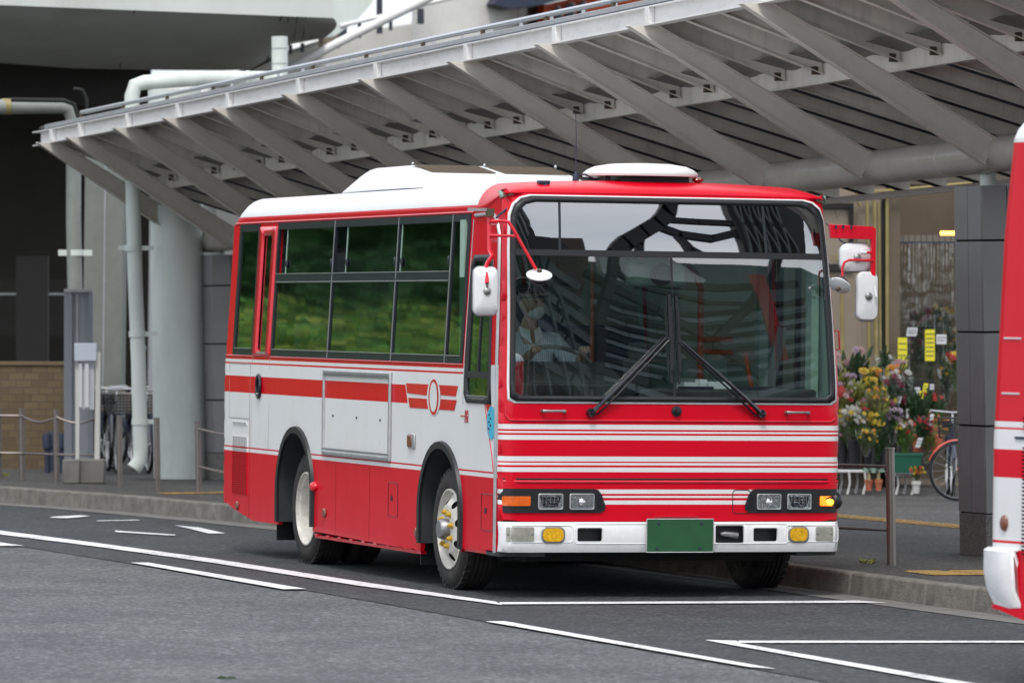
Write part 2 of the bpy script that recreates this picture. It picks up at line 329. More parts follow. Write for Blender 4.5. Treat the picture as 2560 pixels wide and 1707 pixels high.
M['ypaper'] = mat('yellow_paper', (.74, .66, .03), .6); M['paper'] = mat('white_paper', (.62, .64, .66), .6); M['terra'] = mat('terracotta', (.42, .12, .06), .7, var=.15)
M['planter'] = mat('green_planter', (.012, .10, .06), .45); M['bucket'] = mat('black_bucket', (.012, .012, .014), .35); M['benchw'] = mat('white_plastic', (.58, .58, .56), .5)
M['vinyl'] = glass('clear_vinyl', (.80, .80, .76), 2.4, .06, .8, 9, .05)
M['wrap'] = glass('cellophane', (.85, .85, .80), 2.0, .12, 1.0, 30, .06)
def leafmat(name, col, v=.4): return mat(name, col, .55, var=v, vscale=30)
M['leaf'] = leafmat('leaf_green', (.06, .11, .02)); M['leafd'] = leafmat('leaf_dark', (.018, .05, .015)); M['leafy'] = leafmat('leaf_yellow', (.16, .17, .03)); M['succ'] = leafmat('succulent_leaf', (.16, .24, .18), .2)
FL = {k: mat('petal_'+k, tuple(v*.48 for v in c), .6, var=.2, vscale=60) for k, c in dict(yellow=(.80,.55,.02), orange=(.80,.28,.01), white=(.72,.70,.64), maroon=(.28,.01,.06), pink=(.62,.36,.38), red=(.60,.02,.02), lilac=(.5,.36,.48)).items()}
def brick_mat():
    m, t, n, l, p = node_mat('tan_tile'); p.inputs['Roughness'].default_value = .7
    tcn = n.new('ShaderNodeTexCoord'); mpn = n.new('ShaderNodeMapping'); mpn.inputs['Rotation'].default_value = (PI/2, 0, 0)
    b = n.new('ShaderNodeTexBrick'); b.inputs['Scale'].default_value = 1; b.inputs['Brick Width'].default_value = .16; b.inputs['Row Height'].default_value = .075; b.inputs['Mortar Size'].default_value = .006
    b.inputs['Color1'].default_value = (.17, .12, .065, 1); b.inputs['Color2'].default_value = (.12, .085, .045, 1); b.inputs['Mortar'].default_value = (.10, .075, .05, 1)
    l.new(tcn.outputs['Object'], mpn.inputs[0]); l.new(mpn.outputs[0], b.inputs['Vector']); l.new(b.outputs['Color'], p.inputs['Base Color'])
    return m
M['brick'] = brick_mat()
def text_mesh(body, size, origin, xdir, zdir, material, name, parent, extrude=.001):
    c = bpy.data.curves.new(name, 'FONT'); c.body = body; c.size = size; c.extrude = extrude; c.align_x = 'CENTER'; c.align_y = 'CENTER'
    o = bpy.data.objects.new('tmp', c); COL.objects.link(o); dg = bpy.context.evaluated_depsgraph_get(); dg.update()
    me = bpy.data.meshes.new_from_object(o.evaluated_get(dg)); COL.objects.unlink(o); bpy.data.objects.remove(o)
    xdir = Vector(xdir).normalized(); zdir = Vector(zdir).normalized(); nd = xdir.cross(zdir)
    q = MB(); q.add([Vector(origin)+xdir*v.co.x+zdir*v.co.y+nd*v.co.z for v in me.vertices], [tuple(f.vertices) for f in me.polygons])
    return q.build(name, material, parent) if q.v else None
# ================================================================== GROUND
def sheet(name, poly, z, material, z0=None):
    q = MB(); q.add([(x, y, z) for x, y in poly], [tuple(range(len(poly)))])
    return tag(q.build(name, material, origin=(poly[0][0], poly[0][1], z)), kind='structure')
road = MB(); road.add([(-400,-400,0),(400,-400,0),(400,600,0),(-400,600,0)], [(0,1,2,3)])
tag(road.build('road', M['roadL'], origin=(0,0,0)), kind='structure')
seam = [(-.70,-12),(-.75,-7),(-.81,-5.3),(-.84,-3),(-.91,0),(-.95,1.1),(-1.21,4.73),(-1.37,7.4),(-1.9,11),(-2.9,15),(-5,20),(-12,28)]
kerb_line = [(6.4,-22),(5.0,-15),(3.9,-10.5),(3.0,-6.5),(2.62,-4),(2.51,-2.44),(2.46,-1.0),(2.43,.2),(2.42,1.5),(2.30,4),(2.06,7.2),(1.78,9.6),(1.50,11.57),(1.35,12.5),(1.18,13.56),(.88,15.0),(.42,16.35),(-.35,17.6),(-1.6,18.9),(-4,20.6),(-10,23)]
bay = MB(); poly = seam + kerb_line[::-1]
vv, ff = cdt([(x, y) for x, y in poly], [], 3)
bay.add([(x, y, .004) for x, y in vv], ff); tag(bay.build('bus_bay', M['roadD'], origin=(0,0,0)), kind='structure')
def offset_line(ln, d):
    out = []
    for i, p in enumerate(ln):
        a = Vector(ln[max(0, i-1)]); b = Vector(ln[min(len(ln)-1, i+1)]); t = (b-a).normalized(); out.append((p[0]-t.y*d, p[1]+t.x*d))
    return out                                                # d > 0: towards the road
def resample(ln, step):
    out = [Vector(ln[0])]; acc = 0
    for a, b in zip(ln[:-1], ln[1:]):
        a = Vector(a); b = Vector(b); n = max(1, round((b-a).length/step))
        for k in range(1, n+1): out.append(a.lerp(b, k/n))
    return [tuple(p) for p in out]
g1 = offset_line(kerb_line, .30); q = MB(); n = len(kerb_line)
q.add([(x, y, .008) for x, y in kerb_line] + [(x, y, .008) for x, y in g1], [(i, i+1, n+i+1, n+i) for i in range(n-1)])
tag(q.build('gutter', M['gutter'], origin=(0,0,0)), kind='structure')
# kerb of separate blocks joined in one strip
kl = resample(kerb_line, .95); q = MB()
inn = offset_line(kl, -.16)
for i in range(len(kl)-1):
    a, b = Vector(kl[i]), Vector(kl[i+1]); c, d = Vector(inn[i]), Vector(inn[i+1]); t = (b-a).normalized()*.006
    a = a+t; b = b-t; c = c+t; d = d-t
    nrm = Vector((-(b-a).y, (b-a).x)).normalized()*.02*-1
    jj = random.uniform(-.004, .004)
    lo = [a, b, d, c]; hi = [a+nrm, b+nrm, d, c]
    q.add([(p.x, p.y, -.05) for p in lo] + [(p.x, p.y, .152+jj) for p in hi], [(4,5,6,7),(0,1,5,4),(1,2,6,5),(2,3,7,6),(3,0,4,7)])
k = q.build('kerb', M['kerb'], origin=(0,0,0), bevel=.016, seg=3); tag(k, kind='structure')
back = offset_line(kerb_line, -.165)
vv, ff = cdt(back + [(-10,80),(60,80),(60,-22)], [], 6)
q = MB(); q.add([(x, y, .148) for x, y in vv], ff); tag(q.build('pavement', M['pave'], origin=(0,0,0)), kind='structure')
marks = dict(
  long_line=[(-.25,-.81),(-.17,-.43),(-.32,2.0),(-.46,5.2),(-.70,7.9),(-.94,10.1),(-1.3,12.4),(-2.2,15.5),(-2.45,15.4),(-1.5,12.1),(-1.11,9.5),(-.86,7.4),(-.63,4.7),(-.48,1.5)],
  thin=[(-.17,-.50),(2.2,-.56),(2.3,-.80),(-.24,-.72)],
  dash1=[(-1.21,4.73),(-1.08,4.72),(-.94,1.15),(-1.10,1.13)], dash2=[(-1.9,10.7),(-1.72,10.7),(-1.36,7.4),(-1.55,7.4)],
  dash3=[(-.89,-2.45),(-.77,-2.45),(-.68,-6.61),(-.77,-6.46)],
  vthick=[(-.21,-4.29),(-.06,-4.38),(-.12,-4.6),(-.09,-7.6),(.1,-13),(0,-13),(-.22,-7.6),(-.22,-4.6)], vthin=[(-.05,-4.38),(2.3,-4.70),(2.3,-4.85),(-.11,-4.56)],
  arrow1=[(.08,12.74),(.20,12.6),(.52,13.06),(.47,13.25),(.16,12.95)], arrow2=[(0.0,10.1),(.30,9.3),(.25,9.1),(-.06,9.8)], arrow3=[(.76,11.1),(.86,10.7),(.77,9.5),(.63,9.5),(.72,10.5)], arrow4=[(.33,12.1),(.73,12.25),(.73,12.13),(.33,12.0)])
q = MB()
for kx, pl in marks.items():
    vv, ff = cdt(pl, [], 4)
    q.add([(x, y, .012) for x, y in vv], ff)
tag(q.build('road_markings', M['line'], origin=(0,0,0)), kind='structure')
# tactile paving strips with raised bars
def tactile(name, a, b, wv, material=None):
    a = Vector(a); b = Vector(b); d = (b-a); Ln = d.length; d.normalize(); nrm = Vector((-d.y, d.x)); q = MB()
    c = [a-nrm*wv/2, b-nrm*wv/2, b+nrm*wv/2, a+nrm*wv/2]; q.add([(p.x, p.y, .153) for p in c], [(0,1,2,3)])
    m_ = max(2, int(wv/.075)); s0 = 0
    while s0 < Ln-.05:
        s1 = min(s0+.27, Ln)
        for i in range(m_):
            o_ = -wv/2 + wv*(i+.5)/m_; p0 = a+d*(s0+.015)+nrm*o_; p1 = a+d*(s1-.015)+nrm*o_
            q.obox(((p0.x+p1.x)/2, (p0.y+p1.y)/2, .156), ((p1-p0).x/2, (p1-p0).y/2, 0), (nrm.x*.013, nrm.y*.013, 0), (0,0,.004))
        s0 += .3
    tag(q.build(name, M['tactile'], origin=(a.x, a.y, .15)), kind='structure')
tactile('tactile_paving', (6.75,0.0), (5.45,17), .28); tactile('tactile_paving', (2.85,.03), (4.6,.10), .50); tactile('tactile_paving', (1.55,14.55), (2.6,15.1), .22)
# ================================================================== BUS
def sm(a, b, x):
    t = min(1, max(0, (x-a)/(b-a))); return t*t*(3-2*t)
def xs(z): return 0 if z < 1.35 else .053*(min(z, 2.6)-1.35)
def yfr(z):
    d = max(0, z-1.22); return .05*d+.06*d*d
RF = .08
def yre(z): return 6.86 - .05*max(0, z-1.4) - .25*max(0, z-2.1)**2 - .25*max(0, .45-z)
RB = .16
def SL(Y, z, off=0, side=0):                                  # side 0 = left of picture, 1 = kerb side
    x = xs(z)-off; return Vector((x if side == 0 else 2.3-x, Y, z))
def SF(t, z, off=0):
    d = min(t, 2.3-t); c = 0
    if d < RF: dd = max(d, 0); c = RF-math.sqrt(max(0, RF*RF-(RF-dd)**2))
    y = yfr(z) + .008*((t-1.15)/1.15)**2 + c
    x = xs(z) + t*(1-2*xs(z)/2.3)
    return Vector((x, y-off, z))
def SB(t, z, off=0):
    d = min(t, 2.3-t); c = 0
    if d < RB: c = RB-math.sqrt(max(0, RB*RB-(RB-max(d, 0))**2))
    x = xs(z) + t*(1-2*xs(z)/2.3)
    return Vector((x, yre(z)-c+off, z))
YF0 = .09
def panel_mesh(name, outer, holes, fn, mats, parent, flip=False, step=.12, thick=.03, inner=1, extra=None, off=0, smooth=True):
    vv, ff = cdt(densify(outer, step), [densify(h, step) for h in holes], step, extra)
    q = MB(); q.add([fn(a, b, off) for a, b in vv], [tuple(f[::-1]) if flip else f for f in ff], 0, True)
    o = q.build(name, mats, parent, ang=40)
    if thick:
        s = o.modifiers.new('shell', 'SOLIDIFY'); s.thickness = thick; s.offset = -1; s.material_offset = inner; s.material_offset_rim = 0
        e_ = o.modifiers.new('edges', 'EDGE_SPLIT'); e_.split_angle = math.radians(35)
    return o
def ring_mesh(name, outer, inner, fn, mats, parent, depth=.02, off=.004, flip=False, step=.1):
    vv, ff = cdt(densify(outer, step), [densify(inner, step)], 1.0)
    q = MB(); q.add([fn(a, b, off) for a, b in vv], [tuple(f[::-1]) if flip else f for f in ff], 0, False)
    o = q.build(name, mats, parent)
    s = o.modifiers.new('shell', 'SOLIDIFY'); s.thickness = depth; s.offset = -1
    return o
def flat_mesh(name, poly, fn, mats, parent, off=.003, flip=False, thick=0.0, step=.3):
    vv, ff = cdt(densify(poly, step), [], step)
    q = MB(); q.add([fn(a, b, off) for a, b in vv], [tuple(f[::-1]) if flip else f for f in ff], 0, True)
    o = q.build(name, mats, parent, ang=30)
    if thick:
        s = o.modifiers.new('shell', 'SOLIDIFY'); s.thickness = thick; s.offset = -1; e_ = o.modifiers.new('edges', 'EDGE_SPLIT'); e_.split_angle = math.radians(35)
    return o
def topz(Y): return 2.44+.12*(1-sm(.13, .72, Y))
def arch(cx, rx, top, zb):                                     # loop piece going from the rear foot over to the front foot
    pts = []
    cz = .50
    pts.append((cx-rx*.99, zb))
    for i in range(0, 17):
        a = PI*i/16; pts.append((cx-rx*math.cos(a), cz+(top-cz)*math.sin(a)))
    pts.append((cx+rx*.99, zb)); return pts
bus = thing('bus', (BX, BY, 0), 'red and white striped bus facing the camera with a driver inside', 'bus', 'red and white buses at the stop')
LS = lambda a, b, off=0: SL(a, b, off, 0)
RS = lambda a, b, off=0: SL(a, b, off, 1)
lowL = [(YF0, .29), (.80, .285)] + arch(1.27, .44, .93, .26) + [(1.72, .225), (4.28, .25)] + arch(4.74, .45, .945, .26) + [(5.88, .26), (6.45, .33), (6.70, .38)]
topL = [(6.70, 2.44)] + [(y, topz(y)) for y in (5, 3, 1.2, .72, .6, .5, .4, .3, .2, .16)]
outL = lowL + topL + [(YF0+yfr(z), z) for z in (2.555, 2.5, 2.4, 2.3, 2.1, 1.9, 1.7, 1.5, 1.3)]
outL[-8-0] = outL[-8]
holeMain = rrect(.93, 5.44, 1.48, 2.425, .03); holeDoor = rrect(5.60, 5.83, 1.50, 2.35, .02); holeRear = rrect(5.985, 6.50, 1.48, 2.42, .02)
holeDrv = [(.30,1.24),(.70,1.24),(.76,1.30),(.77,2.08),(.70,2.15),(.42,2.15),(.36,2.1),(.28,1.4)]
body = panel_mesh('side_panel', outL, [holeMain, holeDoor, holeRear, holeDrv], LS, [M['paintS'], M['lining']], bus, flip=True, step=.14)
holeR1 = rrect(1.35, 3.7, 1.48, 2.40, .04); holeR2 = rrect(3.8, 6.4, 1.48, 2.40, .04); holeRD = rrect(.42, 1.12, .62, 2.22, .05)
lowR = [(YF0, .29), (1.18-.36, .285)] + arch(1.62, .44, .93, .26)[:0] + [(.80, .285)] + arch(1.27, .44, .93, .26)[:0] + [(4.28, .25)] + arch(4.74, .45, .945, .26) + [(5.88, .26), (6.45, .33), (6.70, .38)]
panel_mesh('side_panel', lowR[:1] + [(1.2, .27)] + lowR[3:] + topL + [(YF0+yfr(z), z) for z in (2.555, 2.5, 2.4, 2.3, 2.1, 1.9, 1.7, 1.5, 1.3)], [holeR1, holeR2, holeRD], RS, [M['paintS'], M['lining']], bus, step=.2)
# front panel with the screen and header openings
wsO = [(.085,1.262),(.07,1.30),(.045,2.14),(.045,2.17),(2.255,2.17),(2.255,2.14),(2.225,1.30),(2.21,1.262)]
def arc2(pts): return pts
hdO = [(.05,2.215),(.055,2.38),(.075,2.44),(.11,2.475),(.16,2.49),(2.14,2.49),(2.19,2.475),(2.225,2.44),(2.245,2.38),(2.25,2.215)]
lampL = [(-.0,.545),(.665,.545),(.692,.565),(.692,.60),(.655,.67),(.635,.693),(.0,.697)]
ex = [(RF*(1-math.cos(PI*i/12)), z) for i in range(1, 7) for z in [.32+.06*k for k in range(37)]]
ex += [(2.3-a, b) for a, b in ex]
outF = [(0,.49),(2.3,.49),(2.3,2.56),(0,2.56)]
panel_mesh('front_panel', outF, [[(.055,1.245),(2.245,1.245),(2.265,2.2),(2.262,2.435),(2.235,2.495),(2.19,2.53),(2.13,2.543),(.17,2.543),(.11,2.53),(.065,2.495),(.038,2.435),(.035,2.2)]], SF, [M['paintF'], M['lining']], bus, step=.13, extra=ex, thick=.02)
# crease lines of the front panel: black seam under the stripes and a soft step under the handles
q = MB()
for z0, r_ in ((.757, .006),):
    q.tube([SF(.02+2.26*i/24, z0, .001) for i in range(25)], r_, 6)
q.build('panel_seam', M['black'], bus)
q = MB(); q.tube([SF(.03, 1.215, .0)] + [SF(.03+.02*i/3, 1.16-.01*i, .002) for i in range(4)] + [SF(.08+2.14*i/20, 1.128, .003) for i in range(21)] + [SF(2.25, 1.15, .002)], .006, 6)
q.tube([SF(.02+2.26*i/24, .742, .0) for i in range(25)], .010, 8)
q.build('crease', M['red'], bus)
# rear panel
panel_mesh('rear_panel', [(0,.36),(2.3,.36),(2.3,2.44),(0,2.44)], [rrect(.35,1.95,1.55,2.3,.05)], SB, [M['paintS'], M['lining']], bus, flip=True, step=.15, extra=[(RB*(1-math.cos(PI*i/12)), .36+.1*k) for i in range(1, 7) for k in range(21)])
flat_mesh('rear_window', rrect(.33,1.97,1.53,2.32,.05), SB, [M['dglass']], bus, off=.0, flip=True)
# roof
q = MB(); nx, ny = 36, 70; vs = []
for j in range(ny+1):
    for i in range(nx+1):
        u = i/nx; u = .5-.5*math.cos(PI*u)*(abs(math.cos(PI*u)))**0  # denser at the sides
        v = j/ny; v = .5-.5*math.cos(PI*v)
        t = 2.3*u; f0 = SF(t, 2.56); b0 = SB(t, 2.44)
        y = f0.y+(b0.y-f0.y)*v; x = f0.x*(1-v)+b0.x*v if False else xs(2.44)+t*(1-2*xs(2.44)/2.3)
        base = topz(y) if v > 0 else 2.56
        if j == 0: base = 2.56; x = f0.x
        dx = min(t, 2.3-t); dy0 = y-f0.y; dy1 = b0.y-y
        def e(d, R): s_ = max(0, 1-d/R); return math.sqrt(max(0, 1-s_*s_))
        hgt = e(dx, .17)*e(dy0, .32)*e(dy1, .34)
        crown = .035*(1-((t-1.15)/1.15)**2)
        vs.append((x, y, base + (2.625-base)*hgt + crown*hgt))
fs = [(j*(nx+1)+i, j*(nx+1)+i+1, (j+1)*(nx+1)+i+1, (j+1)*(nx+1)+i) for j in range(ny) for i in range(nx)]
q.add(vs, fs, 0, True)
ro = q.build('roof', [M['paintS'], M['lining']], bus, ang=60)
s_ = ro.modifiers.new('shell', 'SOLIDIFY'); s_.thickness = .03; s_.offset = -1; s_.material_offset = 1
# drip rails
q = MB(); q.tube([SL(y, 2.447, .004) for y in (6.65,5,3,1.2,.80)], .006, 6); q.build('drip_rail', M['red'], bus)
q = MB(); q.tube([SL(6.68-.01*i, 1.466, .003) for i in range(0, 2)] + [SL(y, 1.466, .003) for y in (6,4,2,.84)], .005, 6); q.build('belt_trim', M['red'], bus)
q = MB()
q.tube([SL(.82, 1.21, .003), SL(.82, 1.5, .003), SL(.80, 2.40, .003)], .0035, 5); q.build('body_seam', M['alu'], bus)
# chrome strip at the front corner
q = MB()
st = [SL(YF0+yfr(z)+.02, z, .006) for z in (.29,.6,1.0,1.22,1.5,1.8,2.1,2.3)] + [SL(YF0+.21,2.39,.006), SL(.38,2.425,.006), SL(.55,2.43,.006), SL(.76,2.425,.006)]
q.tube(st, .012, 6); q.build('corner_trim', M['alu'], bus)
# ---- windscreen
def outline_ws():
    return [(.05,1.27),(.09,1.247),(2.21,1.247),(2.25,1.27),(2.268,2.2),(2.265,2.42),(2.24,2.487),(2.19,2.527),(2.12,2.542),(.18,2.542),(.11,2.527),(.06,2.487),(.035,2.42),(.032,2.2)]
def shrink(loop, d, c=(1.15, 1.85)):
    out = []
    for x, y in loop: out.append((x+(d if x < c[0] else -d), y+(d if y < c[1] else -d)))
    return out
ring_mesh('windscreen_seal', outline_ws(), shrink(outline_ws(), .034), SF, M['black'], bus, .03, .012)
wo = [(x+(-.014 if x < 1.15 else .014), y+(-.014 if y < 1.85 else .010)) for x, y in outline_ws()]
ring_mesh('white_trim', wo, outline_ws(), SF, M['white'], bus, .015, .004)
flat_mesh('windscreen', [(.07,1.28),(2.23,1.28),(2.245,2.165),(.055,2.165)], SF, [M['wglass']], bus, off=.002, step=.09)
flat_mesh('header_window', shrink([(.045,2.19),(2.255,2.19),(2.245,2.42),(2.21,2.487),(2.12,2.522),(.18,2.522),(.09,2.487),(.055,2.42)], .005), SF, [M['tglass']], bus, off=.002, step=.08)
q = MB()
q.prism([SF(.05+2.2*i/22, 2.166, .008) for i in range(23)] + [SF(2.25-2.2*i/22, 2.205, .008) for i in range(23)], (0,.02,0))
q.build('windscreen_bar', M['black'], bus)
q = MB(); q.beam(SF(1.15,1.28,.006), SF(1.15,2.17,.006), (.006,0,0), (0,.004,0)); q.build('centre_seal', M['black'], bus)
for x_ in (.375, 1.83): q = MB(); q.beam(SF(x_,2.20,.004), SF(x_,2.52,.004), (.007,0,0), (0,.004,0)); q.build('header_divider', M['frame'], bus)
# destination box behind the header
q = MB(); q.box(.42,1.80,.34,.52,2.19,2.50); q.build('destination_box', M['led'], bus)
q = MB(); q.box(.08,2.22,.50,.54,2.17,2.54); q.build('header_bulkhead', M['dark'], bus)
# ---- bumper
def SFb(t, z, off=0): 
    p = SF(t, z, off); p.y -= .012+.02*sm(.29,.34,z)*(1-sm(.44,.50,z)); return p
holesB = [rrect(.498,.665,.365,.452,.012), rrect(1.427,1.622,.349,.467,.012), rrect(1.685,1.85,.363,.45,.012)]
bump = panel_mesh('bumper', [(0.0,.295),(2.3,.295),(2.3,.487),(0.0,.487)], holesB, SFb, [M['white'], M['dark']], bus, step=.05, thick=.018, extra=[(RF*(1-math.cos(PI*i/12)), .30+.03*k) for i in range(1, 7) for k in range(7)])
q = MB(); q.prism([SFb(.46+1.44*i/10, .33, -.055) for i in range(11)] + [SFb(1.9-1.44*i/10, .48, -.055) for i in range(11)], (0,.02,0)); q.build('bumper_recess', M['black'], bump)
q = MB(); q.tube([(1.48,.01,.41),(1.50,-.005,.41),(1.585,-.012,.40)], [.012,.017,.019], 10); q.build('tow_hook', M['steel'], bump)
def stadium(cx, cz, hx, hz, r): return rrect(cx-hx, cx+hx, cz-hz, cz+hz, r, 5)
for cx in (.335, 1.993):
    flat = flat_mesh('fog_lamp', stadium(cx, .407, .068 if cx < 1 else .060, .042, .035), SFb, M['lens'], bump, off=.012, thick=.02, step=.04)
    ring_mesh('lamp_surround', stadium(cx, .407, .078 if cx < 1 else .070, .052, .04), stadium(cx, .407, .066 if cx < 1 else .058, .040, .033), SFb, M['steel'], flat, .012, .008)
for cx, hx in ((.119, .090), (2.172, .060)):
    c_ = flat_mesh('marker_lamp', stadium(cx, .411, hx, .044, .008), SFb, M['smoke'], bump, off=.006, thick=.015, step=.04)
    for sx in (-1, 1):
        q = MB(); q.lathe([(0,.004),(.006,.003),(.008,0)], SFb(cx+sx*(hx-.012), .411, .006), (0,-1,0), 8); q.build('screw', M['steel'], c_)
q = MB()
for lp in (stadium(.262,.412,.205,.052,.02), stadium(.745,.412,.265,.062,.02), stadium(1.66,.412,.26,.062,.02) , stadium(2.09,.412,.185,.052,.02)):
    pts = [SFb(a, b, .001) for a, b in densify(lp, .05)]; pts = [p for p in pts if p.x < 2.28 and p.x > .01]; q.tube(pts + pts[:1], .0035, 5, caps=False)
q.build('moulding_groove', M['white'], bump)
# licence plate (blank, as in the photo)
pl = MB(); pl.obox((1.18,-.045,.40), (.223,0,0), (0,.004,0), (0,0,.104)); plate = pl.build('licence_plate', M['plate'], bus, bevel=.004)
for sx in (-1, 1):
    for sz in (-1, 1): q = MB(); q.lathe([(0,.006),(.009,.004),(.010,0)], (1.18+sx*.145-(.01 if sz < 0 else 0), -.050, .40+sz*.080), (0,-1,0), 10); q.build('plate_bolt', M['ink'], plate)
q = MB()
for a, b in (((.955,.506),(1.405,.506)), ((1.405,.506),(1.405,.296)), ((.955,.296),(1.405,.296)), ((.955,.296),(.955,.506))):
    q.tube([(a[0],-.048,a[1]),(b[0],-.048,b[1])], .0035, 5)
q.build('plate_rim', M['alu'], plate)
q = MB(); q.prism([SF(1.02+.30*i/6, .508, .002) for i in range(7)] + [SF(1.32-.30*i/6, .52, .016) for i in range(7)], (0,.01,0)); q.build('plate_hood', M['red'], bus)
# ---- lamp clusters
def mirror(loop): return [(2.30-x-.0, y) for x, y in loop][::-1]
def lamp_cluster(right):
    mm = (lambda lp: mirror(lp)) if right else (lambda lp: lp)
    tx = (lambda x: 2.325-x) if right else (lambda x: x)
    out = [(-.0,.545),(.655,.545),(.685,.560),(.692,.585),(.665,.66),(.640,.690),(.61,.696),(.0,.697)]
    out = [(tx(x), z) for x, z in out]
    if right: out = [(min(x, 2.3), z) for x, z in out][::-1]
    hs = flat_mesh('lamp_housing', out, SF, M['black'], bus, off=.010, thick=.02, step=.03)
    if right: q = MB(); q.ball(SF(2.27,.62,-.03)+Vector((.0,0,0)), (.05,.07,.060), 14, 10); q.build('housing_cap', M['black'], hs)
    q = MB()
    for zc in (.58,.60,.62,.64,.66):
        x0 = .636; x1 = .676-(zc-.58)*.35
        q.obox(SF(tx((x0+x1)/2), zc, .011), ((x1-x0)/2,0,0), (0,.004,0), (0,0,.004))
    q.build('housing_rib', M['frame'], hs)
    for x0, x1, kind in ((.240,.405,'hi'), (.448,.613,'lo')):
        a, b = sorted((tx(x0), tx(x1)))
        loop = rrect(a, b, .564, .666, .012)
        h = ring_mesh('headlight', loop, rrect(a+.007, b-.007, .571, .659, .010), SF, M['alu'], bus, .012, .022)
        c = (a+b)/2; P = SF(c, .615, .0)
        q = MB()
        prof = [(.030,.010),(.045,.003),(.070,-.012)]
        q.add([SF(x, z, .0145) for x, z in rrect(a+.006, b-.006, .570, .660, .010)], [tuple(range(20))])
        q.build('lamp_reflector', M['reflector'], h)
        q = MB()
        if kind == 'hi':                                       # clear lamp with a projector bowl and bright ribs
            q.add([SF(x, z, .0155) for x, z in ((a+.014,.650),(a+.03,.588),(a+.045,.580),(b-.045,.580),(b-.03,.588),(b-.014,.650))], [(0,1,2,3,4,5)])
            q.build('lamp_bowl', M['gloss'], h)
            q = MB(); rnd = random.Random(int(c*100))
            for zz in (.590,.612,.628,.646):
                q.obox(SF(c, zz, .017), (.050*(.7+.3*rnd.random()),0,0), (0,.001,0), (0,0,.0018))
            for xx in (-.052,-.03,.0,.024,.05):
                q.obox(SF(c+xx, .618+.01*rnd.random(), .017), (.0018,0,0), (0,.001,0), (0,0,.020+.008*rnd.random()))
            q.build('lamp_rib', M['reflector'], h)
        else:
            q.lathe([(.0,.018),(.012,.016),(.022,.008),(.024,0)], SF(c, .612, .015), (0,-1,0), 20); q.build('lamp_bulb', M['reflector'], h)
            q = MB()
            for i in range(16):
                xx = a+.016+(b-a-.032)*i/15; q.obox(SF(xx, .615, .0165), (.0007,0,0), (0,.0008,0), (0,0,.038))
            q.build('lens_rib', M['smoke'], h)
        flat_mesh('lamp_glass', rrect(a+.006, b-.006, .570, .660, .010), SF, M['hlglass'], h, off=.024)
    if right:
        q = MB(); q.prism([SF(2.148,.588,.020), SF(2.20,.588,.020), SF(2.25,.588,.016), SF(2.285,.590,.0)+Vector((.012,0,0)), SF(2.285,.648,.0)+Vector((.012,0,0)), SF(2.25,.650,.016), SF(2.20,.650,.020), SF(2.148,.650,.020)], (0,.03,0))
        tsg = q.build('turn_signal', M['lit'], bus, bevel=.006)
        q = MB(); q.ball(SF(2.215,.612,.012), (.028,.012,.022), 12, 8); q.build('lit_bulb', M['bulb'], tsg)
    else:
        tsg = flat_mesh('turn_signal', rrect(.012,.190,.588,.649,.008), SF, M['amber'], bus, off=.017, thick=.02, step=.03)
    return hs
lamp_cluster(False); lamp_cluster(True)
# small fittings on the front
for x0, x1 in ((.262,.408), (1.907,2.060)):
    q = MB(); p0 = SF(x0,1.185,.0); p1 = SF(x1,1.185,.0)
    q.tube([p0, p0+Vector((.004,-.03,0)), p0+Vector((.03,-.038,.001)), p1+Vector((-.03,-.038,.001)), p1+Vector((-.004,-.03,0)), p1], [.012,.011,.008,.008,.011,.012], 10)
    q.build('grab_handle', M['steel'], bus)
q = MB(); q.lathe([(.034,0),(.034,.008),(.018,.012),(.016,.035),(.0,.037)], SF(1.163,1.19,0), (0,-1,0), 20); q.build('washer_nozzle', M['black'], bus)
q = MB(); lp = rrect(1.552,1.672,.540,.690,.022,4); pts = [SF(a, b, .001) for a, b in densify(lp, .04)]; q.tube(pts+pts[:1], .0028, 5, caps=False); q.build('filler_flap', M['black'], bus)
# wipers
def wiper(px, pz, jx, jz, bx, bz0, bz1, name='wiper'):
    q = MB(); P = SF(px, pz, .02); J = SF(jx, jz, .045)
    q.lathe([(.030,0),(.030,.03),(.022,.045),(.0,.047)], SF(px, pz, 0), (0,-1,0), 16)
    q.tube([SF(px-.06*(1 if jx > px else -1)*0-.0, pz, .03), SF(px+(jx-px)*.28, pz+(jz-pz)*.28, .05), J], [.016,.013,.007], 8)
    o2 = Vector((.035 if jx > px else -.035, 0, -.012)); q.tube([P+o2*1.1, SF(px+(jx-px)*.28, pz+(jz-pz)*.28, .05)+o2, J+o2*.9+Vector((0,0,.01))], [.006,.006,.005], 6)
    wp = q.build(name, M['gloss'], bus)
    q = MB(); q.beam(SF(bx,bz0,.022), SF(bx-.006,bz1,.026), (.006,0,0), (0,.008,0)); q.beam(SF(bx,bz0+.08,.04), SF(bx-.006,bz1-.08,.044), (.008,0,0), (0,.008,0))
    q.beam(J, SF(bx,(bz0+bz1)/2,.04), (.0,0,.008), (0,.008,0)); q.build('wiper_blade', M['black'], wp)
wiper(.585, 1.178, 1.085, 1.655, 1.125, 1.37, 1.93); wiper(1.735, 1.176, 1.19, 1.63, 1.175, 1.36, 1.92)
